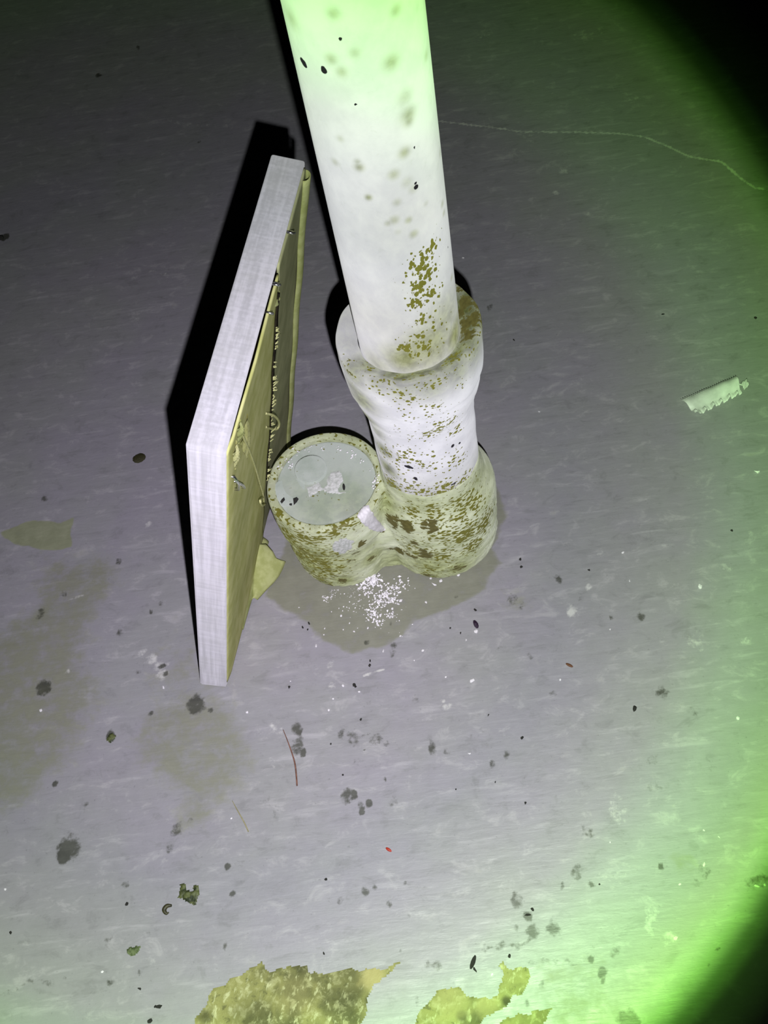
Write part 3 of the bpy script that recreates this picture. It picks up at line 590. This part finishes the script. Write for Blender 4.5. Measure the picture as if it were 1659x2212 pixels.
# scab of bare white paint in the crotch between cleanout and hub, lime crust behind
def chips(name, pts, n, spread, size, mat, parent, zf):
    V_ = []; F_ = []
    for k in range(n):
        u, v = random.choice(pts); u += random.gauss(0, spread); v += random.gauss(0, spread)
        p = zf(u, v); s = size * random.uniform(.4, 1.2); a = random.uniform(0, 6.28)
        b = len(V_); q = [Vector((math.cos(a + t) * s * random.uniform(.5, 1), math.sin(a + t) * s * random.uniform(.5, 1), random.uniform(0, .5) * s)) for t in (0, 1.6, 3.1, 4.7)]
        for x in q: V_.append(Vector(p) + x)
        V_.append(Vector(p) + Vector((0, 0, s * .9))); V_.append(Vector(p) - Vector((0, 0, s * .3)))
        for i in range(4): F_.append((b + i, b + (i + 1) % 4, b + 4)); F_.append((b + (i + 1) % 4, b + i, b + 5))
    o = link(name, mesh(name, V_, F_), mat, parent, sm=False); o['kind'] = 'stuff'; return o
rimz = lambda u, v: at(u, v, CT + 0.0)
chips('lime_flakes', [(620, 995), (640, 980), (665, 970), (700, 967), (735, 972), (760, 985), (780, 1000), (800, 1015), (815, 1030), (810, 1050), (605, 1010), (628, 1005), (765, 980), (812, 1040)], 90, 4, 0.0009, M_WHITE, drain, rimz)

from mathutils.bvhtree import BVHTree
_bv = BVHTree.FromPolygons([Vector(p) for p in va], [tuple(p.vertices) for p in bmn.polygons])
def scab(name, poly, mat, hgt, jag=3.0, step=1.6):
    xs = [p[0] for p in poly]; ys = [p[1] for p in poly]
    GX, GY = np.meshgrid(np.arange(min(xs) - 6, max(xs) + 6, step), np.arange(min(ys) - 6, max(ys) + 6, step))
    D = sdf(GX + jag * 2 * fbm(GX * .16, GY * .16, 3), GY + jag * 2 * fbm(GX * .16 + 40, GY * .16, 3), poly); idx = {}; vv = []; ff = []
    for j, i in zip(*np.nonzero(D > 0)):
        h, n, k, d = _bv.ray_cast(Vector(CC), Vector(ray(GX[j, i], GY[j, i])))
        if h: idx[(j, i)] = len(vv); vv.append(h + n * (hgt * min(1, D[j, i] / 4) * (0.8 + 0.6 * float(fbm(GX[j:j + 1, i] * .3, GY[j:j + 1, i] * .3, 2)[0])) + 0.0001))
    for (j, i) in idx:
        q = [(j, i), (j + 1, i), (j + 1, i + 1), (j, i + 1)]
        if all(k in idx for k in q): ff.append([idx[k] for k in q])
    return link(name, mesh(name, vv, ff), mat, drain)
M_SCAB = simple('bare_white_paint', (0.60, 0.58, 0.58), (0.76, 0.74, 0.74), 240, 0.7, 0.3, 0.4)
sc_ = scab('paint_scab', [(783, 1090), (797, 1092), (806, 1110), (822, 1128), (836, 1146), (815, 1150), (796, 1142), (778, 1128), (770, 1116)], M_SCAB, 0.0010)
sc_['label'] = 'bare lavender-white scab of paint between the two hubs'
scab('paint_scab', [(715, 1172), (745, 1160), (765, 1168), (760, 1185), (735, 1200), (722, 1192)], M_DUST, 0.0003, 5.0)

# ------------------------------------------------------------------ stretched canvas leaning on the cleanout
O_ = np.array([-0.14016, 0.34169, 0.0]); YAW, LEAN, CL, CH, CTH = 1.2153, 0.25731, 0.20173, 0.31334, 0.020
cl_l = np.array([math.cos(YAW), math.sin(YAW), 0]); cs_ = np.array([math.sin(YAW), -math.cos(YAW), 0]); up_ = np.array([0, 0, 1.0])
cn = math.cos(LEAN) * cs_ - math.sin(LEAN) * up_; ch_ = math.sin(LEAN) * cs_ + math.cos(LEAN) * up_
canvas = empty('stretched_canvas')
CMW = Matrix(((cn[0], cl_l[0], ch_[0], O_[0]), (cn[1], cl_l[1], ch_[1], O_[1]), (cn[2], cl_l[2], ch_[2], O_[2]), (0, 0, 0, 1)))
canvas.matrix_world = CMW
tag(canvas, 'small white stretched canvas standing on edge, its raw back leaning against the cleanout', 'canvas')
CMI = CMW.inverted()
def loc(p): return CMI @ Vector(p)
def face(u, v, x=0.0):
    "point of the canvas back (raised by x) seen at a pixel, in the canvas's own axes"
    d = ray(u, v); o = O_ + cn * x; s = ((o - CC) @ cn) / (d @ cn); return loc(CC + d * s)
# painted face and wrapped sides; the folded canvas sags to the floor along the lower front edge
def sag(bm):
    for q in bm.verts:
        if q.co.z < 0.02: q.co.z -= 0.0050 * max(0, -q.co.x / CTH)
def wrapmesh():
    bm = bmesh.new(); bm.from_mesh(boxm('t', -CTH, -0.0005, 0, CL, 0, CH, 0.0014, 3))
    me = bpy.data.meshes.new('canvas_wrap')
    # hollow back: inset and push in
    fb = max(bm.faces, key=lambda f: f.calc_center_median().x * 10 + f.calc_area())
    r = bmesh.ops.inset_region(bm, faces=[fb], thickness=0.0010, depth=0)
    for q in fb.verts: q.co.x -= 0.0085
    sag(bm)
    bm.to_mesh(me); bm.free(); return me
link('canvas_wrap', wrapmesh(), M_CANV, canvas, sm=False)
# turned corner: the near side carries a second layer folded under the top edge
cfm = boxm('corner_fold', -CTH + 0.0012, -0.0008, -0.0005, 0.0004, 0.0012, CH - 0.0038, 0.0003, 1)
_b = bmesh.new(); _b.from_mesh(cfm); sag(_b); _b.to_mesh(cfm); _b.free()
link('corner_fold', cfm, M_CANV, canvas, sm=False)
for y0, y1, z0, z1 in ((0.0028, 0.036, 0.0028, CH - 0.0028), (CL - 0.036, CL - 0.0028, 0.0028, CH - 0.0028), (0.0365, CL - 0.0365, 0.0028, 0.036), (0.0365, CL - 0.0365, CH - 0.036, CH - 0.0028)):
    link('stretcher_and_gap_shade', boxm('stretcher_and_gap_shade', -0.0088, -0.0030, y0, y1, z0, z1, 0.0006, 1), M_WOOD, canvas)
M_GAPSHADE = simple('gap_shade_black', (0.010, 0.009, 0.006), (0.024, 0.020, 0.012), 120, 0.9, 0.05, 0.3)
def sheet(name, fn, nu, nv, mat, parent, thick=0.0):
    V_ = [fn(i / nu, j / nv) for j in range(nv + 1) for i in range(nu + 1)]
    F_ = [(j * (nu + 1) + i, j * (nu + 1) + i + 1, (j + 1) * (nu + 1) + i + 1, (j + 1) * (nu + 1) + i) for j in range(nv) for i in range(nu)]
    o = link(name, mesh(name, V_, F_), mat, parent)
    if thick:
        m = o.modifiers.new('thick', 'SOLIDIFY'); m.thickness = thick; m.offset = 0
    return o
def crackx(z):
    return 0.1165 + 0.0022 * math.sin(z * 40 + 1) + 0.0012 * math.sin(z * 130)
def flap(a, b):
    z = 0.0022 + b * (CH - 0.0055); y = 0.0026 + a * (crackx(z) - 0.0036)
    return Vector((0.0002 + 0.0007 * math.sin(z * 60 + y * 30) * (1 - abs(2 * a - 1)) + 0.0006 * a * a - 0.0012 * (1 - min(1, a * 14)), y, z))
def gap_shade(a, b):  # near-black strip along the crack: the gap's shade put into its colour
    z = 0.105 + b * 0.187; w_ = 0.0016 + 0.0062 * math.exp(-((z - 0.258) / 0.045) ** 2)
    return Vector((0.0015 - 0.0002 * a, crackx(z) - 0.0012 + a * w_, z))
br_ = sheet('stretcher_and_gap_shade', gap_shade, 4, 60, M_GAPSHADE, canvas, 0.0016); br_['label'] = 'near-black strip painting the shade of the gap in the canvas back'
link_f = sheet('folded_flap', flap, 36, 70, M_RAW, canvas, 0.0012); link_f['label'] = 'olive raw canvas turned over the back'
def panel(a, b):
    z = 0.0022 + b * (CH - 0.0062); y0 = crackx(z) + 0.0028 + 0.0062 * math.exp(-((z - 0.252) / 0.060) ** 2); y = y0 + a * (CL - 0.0015 - y0)
    low = (1 - b) ** 1.3
    return Vector((-0.0006 + 0.0062 * low * max(0, a - .25) ** 1.2 + 0.0004 * math.sin(z * 50), y, z))
pn = sheet('inner_flap', panel, 24, 60, M_PANEL, canvas, 0.0012); pn['label'] = 'grey-olive canvas layer on the far half of the back'
def hem(a, b):
    z = 0.0030 + b * (CH - 0.0085); low = (1 - b) ** 1.3
    g = math.pi * a
    y = CL - 0.0022 + 0.0052 * -math.cos(g) * 0.9 - 0.0038
    return Vector((0.0002 + 0.0062 * low * .72 + 0.0034 * math.sin(g) * (0.55 + 0.45 * b) + 0.0003 * math.sin(z * 90), y, z))
hm = sheet('rolled_hem', hem, 10, 60, M_LOOSE, canvas, 0.0006); hm['label'] = 'paler rolled canvas hem down the far edge'
# loose corner of canvas lying out on the floor by the cleanout
rimpx = [(556, 1296, .0008), (575, 1275, .001), (592, 1258, .0012), (603, 1244, .002), (611, 1228, .003), (617, 1213, .005), (606, 1210, .008), (597, 1206, .011), (590, 1192, .015), (576, 1176, .019), (565, 1178, .021)]
innpx = [(552, 1296), (553, 1280), (554, 1268), (555, 1255), (555, 1243), (556, 1232), (556, 1222), (556, 1212), (557, 1202), (557, 1192), (558, 1182)]
def loose(a, b):
    t = b * (len(rimpx) - 1); i = min(int(t), len(rimpx) - 2); f = t - i
    u = rimpx[i][0] * (1 - f) + rimpx[i + 1][0] * f; v = rimpx[i][1] * (1 - f) + rimpx[i + 1][1] * f; z = rimpx[i][2] * (1 - f) + rimpx[i + 1][2] * f
    ui = innpx[i][0] * (1 - f) + innpx[i + 1][0] * f; vi = innpx[i][1] * (1 - f) + innpx[i + 1][1] * f
    zi = 0.002 + 0.022 * b
    p0 = Vector(at(ui - 8, vi, zi)); p1 = Vector(at(u, v, z)); p = p0.lerp(p1, a); p.z += 0.003 * math.sin(math.pi * a)
    return loc(p)
lo2 = sheet('loose_corner', loose, 10, 40, M_LOOSE, canvas, 0.0005); lo2['label'] = 'loose yellowish canvas corner curling onto the floor'
def lowhem(a, b):
    y = 0.045 + 0.075 * b; g = a * 2.2
    return Vector((0.0004 + 0.0040 * b * math.sin(g) + 0.0015 * a, y, 0.0100 - 0.0078 * a + 0.001 * math.sin(b * 9)))
sheet('bottom_hem', lowhem, 8, 30, M_LOOSE, canvas, 0.0005)
# threads
lines = []
r = random.Random(9)
for k in range(64):
    z = r.uniform(0.10, 0.275); y = crackx(z)
    p = Vector((0.0022, y - 0.0012, z)); L2 = r.uniform(0.001, 0.0035) * (1.6 if r.random() < .15 else 1)
    lines.append(([p, p + Vector((0.0006 + r.uniform(-.0004, .0014), L2 * .6, r.uniform(-.001, .001))), p + Vector((0.0004 + r.uniform(-.0008, .0022), L2 * r.uniform(.3, 1.1), r.uniform(-.0028, .0012)))], [0.00042, 0.00034, 0.0002]))
fr = link('frayed_threads', tubes('frayed_threads', lines, 5), M_THREAD, canvas); fr['kind'] = 'stuff'
lp = [face(573, 893, .0010), face(580, 894, .0025), face(592, 898, .0050), face(600, 906, .0060), face(603, 916, .0060), face(599, 926, .0050), (face(590, 927, .0030)), face(582, 925, .0018), face(573, 922, .0010)]
link('thread_loop', tubes('thread_loop', [(spline(lp, 6), 0.00085)], 8), M_THREAD, canvas)
ln2 = [face(519, 925, .0016), face(528, 950, .0018), face(540, 978, .0016), face(552, 1012, .0018), face(560, 1040, .0022), face(568, 1068, .0030), face(570, 1085, .0034)]
link('loose_thread', tubes('loose_thread', [(spline(ln2, 6), 0.0007), (spline([face(568, 1074, .003), face(562, 1082, .004), face(566, 1092, .004), face(573, 1088, .003)], 6), .0008)], 6), M_THREAD, canvas)
# puckered corner folds and staples near the top corner
def pucker(u, v, du, dv, hgt, nm, mat):
    c = face(u, v); e = face(u + du, v + dv); d = e - c; L3 = d.length; d.normalize(); sd = Vector((1, 0, 0)).cross(d)
    def fn(a, b):
        return c + d * (b * L3) + sd * ((a - .5) * 0.30 * L3 * (1 - .5 * b)) + Vector((0.0006 + hgt * math.sin(math.pi * a) * math.sin(math.pi * min(1, b + .15)) + 0.0006 * math.sin(b * 17 + a * 9), 0, 0))
    return sheet(nm, fn, 8, 16, mat, canvas)
pucker(503, 965, 3, 45, 0.0025, 'fold', M_THREAD); pucker(511, 915, 2, 40, 0.003, 'fold', M_LOOSE); pucker(524, 925, 12, 60, 0.0015, 'fold', M_RAW); pucker(598, 635, -14, 40, 0.002, 'fold', M_LOOSE)
def staple(u, v, du, dv, nm='staple'):
    a = face(u, v, .0012); b = face(u + du, v + dv, .0030); m = (a + b) / 2 + Vector((.0016, 0, 0))
    link(nm, tubes(nm, [([a - Vector((.002, 0, 0)), a + Vector((.0006, 0, 0)), m, b, b - Vector((.003, 0, 0))], .00075)], 6), M_STEEL, canvas)
staple(503, 1030, 12, 28); staple(508, 1040, 20, 14); staple(580, 676, 7, 1); staple(596, 612, 5, 4); staple(629, 500, 3, 4)

# ------------------------------------------------------------------ wrapper scrap
scrap = empty('torn_wrapper', tuple(at(1540, 862)))
tag(scrap, 'white torn wrapper strip with a serrated edge, alone on the floor at right', 'litter')
tl, tr, bl_, br = [Vector(at(*p)) for p in ((1471, 864), (1589, 813), (1505, 901), (1602, 852))]
so = Vector(scrap.location)
def wr(a, b):
    e = tl.lerp(tr, a); f = bl_.lerp(br, a)
    if a < 0.001: pass
    p = e.lerp(f, b)
    ser = (abs((a * 26) % 1 - .5) - .25) * 0.0050 if b == 0 else 0
    p += (e - f).normalized() * ser
    z = 0.0006 + 0.0040 * math.sin(min(1, b * 1.5) * math.pi) * (0.6 + .4 * a) + (0.0028 * (b > .8) * (0.5 + 0.7 * math.sin(a * 37) + .4 * math.sin(a * 71))) + 0.0004 * math.sin(a * 19)
    if a < .08: p += (f - e) * 0.22 * (.08 - a) / .08 * b * -0.6
    return Vector((p.x, p.y, max(z, .0004))) - so
sheet('strip', wr, 104, 14, M_PAPER, scrap, 0.0002)
t0, t1, t2, t3 = [Vector(at(*p)) for p in ((1600, 830), (1612, 822), (1618, 834), (1607, 846))]
def tw(a, b):
    p = t0.lerp(t1, a).lerp(t3.lerp(t2, a), b); return Vector((p.x, p.y, 0.001 + 0.0022 * math.sin(a * 5 + b * 4) ** 2)) - so
sheet('torn_corner', tw, 8, 8, M_PAPER, scrap, 0.0002)
link('torn_corner_bridge', tubes('torn_corner_bridge', [([Vector(at(1590, 830)) - so + Vector((0, 0, .0012)), Vector(at(1604, 834)) - so + Vector((0, 0, .0012))], .0007)], 6), M_PAPER, scrap)

# ------------------------------------------------------------------ small things on the floor
def put(name, me, mat, u, v, wpx, hpx, rot, label, cat, group=None, z=0.0, hz=None):
    p = at(u, v, z); k = np.linalg.norm(p - CC) / FPX
    o = link(name, me, mat, None, sm=False); o.location = (p[0], p[1], z)
    o.scale = (wpx * k, hpx * k, (hz or min(wpx, hpx)) * k); o.rotation_euler = (0, 0, rot)
    tag(o, label, cat, group); return o
CRW = [crumb('white_crumb', 1, .4, .7, i) for i in range(5)]; CRD = [crumb('dark_grit', 1, .4, .6, 20 + i) for i in range(5)]
for m_ in CRW: m_.materials.append(M_WHITE)
for m_ in CRD: m_.materials.append(M_DARK)
ORD = 'first second third fourth fifth sixth seventh eighth ninth tenth eleventh twelfth thirteenth fourteenth fifteenth sixteenth seventeenth eighteenth nineteenth twentieth twenty-first twenty-second twenty-third twenty-fourth'.split()
def area(u, v):
    if v < 1000: return 'on the dim floor right of the pipe' if u > 900 else 'on the dim floor left of the canvas'
    if u < 420 and v < 1600: return 'on the floor left of the canvas'
    if u < 1100 and v < 1420: return 'at the foot of the drain fitting'
    if u < 1100 and v < 1570: return 'on the floor just below canvas and drain'
    if u >= 1100 and v < 1620: return 'on the open floor right of the drain'
    if u >= 1100: return 'in the green light at lower right'
    if u < 600: return 'on the floor at lower left'
    return 'on the lower middle floor'
def labels(what, pts):
    cells = {}
    for i, p in enumerate(pts): cells.setdefault(area(p[0], p[1]), []).append(i)
    out = {}
    for a, ids in cells.items():
        ids.sort(key=lambda i: pts[i][0])
        for k, i in enumerate(ids): out[i] = '%s %s, %s from left' % (what, a, ORD[k]) if len(ids) > 1 else '%s %s' % (what, a)
    return out
WCR = [(737, 1331, 4), (765, 1364, 3), (865, 1375, 4), (938, 1263, 6), (953, 1256, 6), (990, 1244, 5), (875, 1272, 4), (920, 1302, 4), (1007, 1383, 4), (1020, 1472, 7), (963, 1463, 4), (776, 1494, 5), (741, 1482, 4),
       (683, 1396, 4), (716, 1322, 3), (755, 1347, 3), (701, 1358, 3), (646, 1313, 2.5), (828, 1407, 4), (913, 1406, 5), (895, 1427, 3), (700, 1371, 3), (1210, 1469, 5), (1014, 1628, 4), (1028, 1365, 5), (534, 1540, 4), (719, 1510, 4),
       (1459, 2027, 6), (1634, 1914, 6), (1652, 1912, 5), (1593, 1552, 5), (1520, 1868, 6), (1468, 1911, 4), (1553, 1808, 3), (1520, 1794, 3), (90, 1536, 5), (353, 1486, 5), (1063, 2105, 4), (1635, 1020, 8), (500, 1768, 3), (1345, 1195, 5), (930, 1250, 4), (820, 1300, 5), (860, 1305, 4), (848, 1316, 4), (1512, 1270, 8),
       (795, 1357, 4), (1318, 1820, 2.5), (1318, 1360, 3), (710, 1535, 4), (628, 1472, 3), (12, 1921, 5), (222, 2100, 5), (1360, 1255, 3), (1165, 890, 4), (1000, 558, 4)]
WL = labels('white crumb', WCR)
for i, (u, v, r_) in enumerate(WCR):
    put('white_crumb', CRW[i % 5], None, u, v, r_ * .72 * random.uniform(.7, 1.3), r_ * .72 * random.uniform(.6, 1.1), random.uniform(0, 6), WL[i], 'crumb', 'white crumbs scattered over the floor')
DGR = [(668, 1347, 4), (654, 1355, 4), (1027, 1319, 4.5), (973, 1357, 3), (995, 1368, 3), (800, 1428, 3), (799, 1437, 4), (798, 1440, 3), (765, 1480, 6), (625, 1485, 4), (741, 1674, 3), (715, 1607, 2.5), (1124, 1210, 5), (1126, 1226, 5), (1272, 1232, 4), (1370, 1531, 7),
       (274, 1953, 6), (700, 2060, 3), (705, 1900, 4), (1026, 2095, 5), (1101, 2066, 4.5), (23, 2015, 4), (345, 2175, 6), (336, 2175, 4), (302, 2136, 4), (325, 2205, 6), (1150, 1965, 4.5), (1140, 1977, 6), (768, 1484, 4), (1055, 1545, 3), (1128, 1595, 4), (1295, 1910, 3), (1070, 1690, 3), (985, 1705, 3), (1135, 1735, 4), (780, 1555, 3),
       (665, 1360, 3), (1432, 680, 4), (1631, 688, 4), (1110, 735, 3), (1580, 1147, 4), (4, 515, 9)]
DL = labels('black grit speck', DGR)
for i, (u, v, r_) in enumerate(DGR):
    put('dark_grit', CRD[i % 5], None, u, v, r_ * .8 * random.uniform(.8, 1.3), .8 * r_ * random.uniform(.6, 1.0), random.uniform(0, 6), DL[i], 'grit', 'black grit scattered over the floor')
seed = crumb('seed', 2, .06, .8, 40, 2.0)
put('dark_seed', seed.copy(), M_SEEDP, 1028, 1350, 5.2, 5, 1.7, 'glossy purple-black seed tipped with white, just below the pipe base', 'seed')
put('white_crumb', CRW[1], None, 1028, 1364, 4, 5, .3, 'white chip touching the purple-black seed', 'crumb')
put('brown_seed', seed.copy(), M_BROWN, 1230, 1438, 4.2, 3.2, -.75, 'slim reddish-brown seed husk on bare floor right of the pipe', 'seed')
put('red_mite', seed.copy(), M_RED, 840, 1836, 3.6, 3.2, -.8, 'bright red speck of a mite on the floor', 'insect')
put('round_seed', crumb('round_seed', 3, .05, .35, 44, 1.1), M_OLEAF, 302, 992, 13, 11.5, .2, 'round dark olive disc-shaped seed left of the canvas shadow', 'seed')
put('twig', seed.copy(), M_DARK, 1022, 2079, 7, 4.5, .95, 'short black twig just above the forked yellow patch', 'twig')
# curled dark bug husk
pb = [Vector(at(*p)) for p in ((372, 1957), (362, 1958), (356, 1966), (360, 1974), (366, 1972))]
hk = link('bug_husk', tubes('bug_husk', [(spline([p + Vector((0, 0, .0012)) for p in pb], 5), [0.0004 + 0.0011 * math.sin(math.pi * min(1, .12 + i / 22)) for i in range(21)])], 8), M_OLEAF)
tag(hk, 'curled dark brown husk beside the torn leaf scrap', 'insect')
def flake(name, poly, mat, hgt, label, cat, jag=.0015):
    o = flatblob(name, poly, 0.0003, mat, None, hgt, 0.0007, jag); tag(o, label, cat); return o
flake('leaf_scrap', [(385, 1908), (400, 1905), (405, 1922), (415, 1922), (420, 1910), (430, 1915), (432, 1940), (425, 1957), (408, 1955), (395, 1945), (383, 1937), (388, 1925)], M_LEAF, .0016, 'ragged dark green leaf scrap on the floor at lower left', 'leaf')
flake('moss_tuft', [(272, 2050), (285, 2043), (305, 2043), (298, 2060), (285, 2068), (272, 2064)], M_MOSS, .0016, 'small green tuft of moss below the leaf scrap', 'moss')
flake('dirt_clump', [(228, 1600), (232, 1586), (244, 1582), (252, 1588), (246, 1602), (236, 1606)], M_LEAF, .0016, 'blackish dirt clump on the floor between canvas and left edge', 'dirt')
def needle(name, pts, r0, mat, label):
    P = spline([Vector(at(u, v)) + Vector((0, 0, z)) for u, v, z in pts], 8); n = len(P)
    o = link(name, tubes(name, [(P, [r0 * (0.45 + 0.55 * min(1, 2 * i / n)) for i in range(n)])], 6), mat); tag(o, label, 'needle'); return o
needle('pine_needle', [(612, 1577, .0006), (622, 1602, .0008), (632, 1630, .001), (638, 1652, .001), (641, 1680, .0008), (642, 1698, .0006)], .00055, M_NEEDLE, 'long thin reddish pine needle below the canvas')
needle('pine_needle', [(502, 1730, .0005), (514, 1752, .0007), (528, 1777, .0006), (537, 1797, .0005)], .00042, M_NEEDLE2, 'short tan pine needle left of the reddish one')
# white crumbly heap at the foot of the trap
V_ = []; F_ = []
r = random.Random(21)
HP = [(803, 1252, 7, 60), (812, 1262, 6, 30), (803, 1255, 9, 70), (790, 1275, 9, 50), (840, 1280, 9, 50), (820, 1300, 9, 60), (805, 1325, 9, 50), (850, 1300, 7, 35), (700, 1290, 4, 12), (706, 1293, 4, 16), (718, 1286, 5, 16), (725, 1277, 4, 10), (815, 1345, 7, 22), (845, 1332, 5, 16), (765, 1310, 12, 22), (860, 1270, 10, 22), (790, 1300, 25, 34), (840, 1330, 22, 24), (880, 1260, 8, 10), (762, 1283, 8, 16)]
for u0, v0, sp_, n_ in HP:
    for k in range(n_):
        u, v = r.gauss(u0, sp_), r.gauss(v0, sp_); core = sp_ < 12 and u0 > 780
        p = Vector(at(u, v)); s = r.uniform(.0005, .0017) if core else r.uniform(.0003, .0008); z0 = r.uniform(0, .0035 if core else .0003); b = len(V_)
        q = Matrix.Rotation(r.uniform(0, 6), 3, Vector((r.random(), r.random(), r.random() + .1)).normalized())
        for c in ((1, 0, 0), (-1, 0, 0), (0, .7, 0), (0, -.7, 0), (0, 0, .6), (0, 0, -.6)):
            x = q @ Vector(c) * s * r.uniform(.6, 1.2); y = p + x + Vector((0, 0, z0 + s * .7)); y.z = max(y.z, .0001); V_.append(y)
        for f in ((0, 2, 4), (2, 1, 4), (1, 3, 4), (3, 0, 4), (2, 0, 5), (1, 2, 5), (3, 1, 5), (0, 3, 5)): F_.append(tuple(b + i for i in f))
hp_ = link('lime_crumbs', mesh('lime_crumbs', V_, F_), M_WHITE, None, sm=False)
tag(hp_, 'heap of crumbly white lime flakes at the foot of the drain fitting', 'crumbs', None, 'stuff')
# bits lying on the plug
for u, v, r_, lab in ((612, 1083, 6, 'brown grain on the left side of the cleanout plug'), (639, 1084, 8, 'ragged black crumb on the cleanout plug'), (628, 1091, 4, 'tiny black crumb at the lower edge of the cleanout plug')):
    put('dark_grit', CRD[int(u) % 5], None, u, v, r_, r_ * .8, 1, lab, 'grit', None, PZ)
put('twig', seed.copy(), M_DARK, 743, 1053, 4.5, 3, 1.45, 'thin black splinter standing out on the pale cleanout plug', 'twig', None, PZ + .0004)
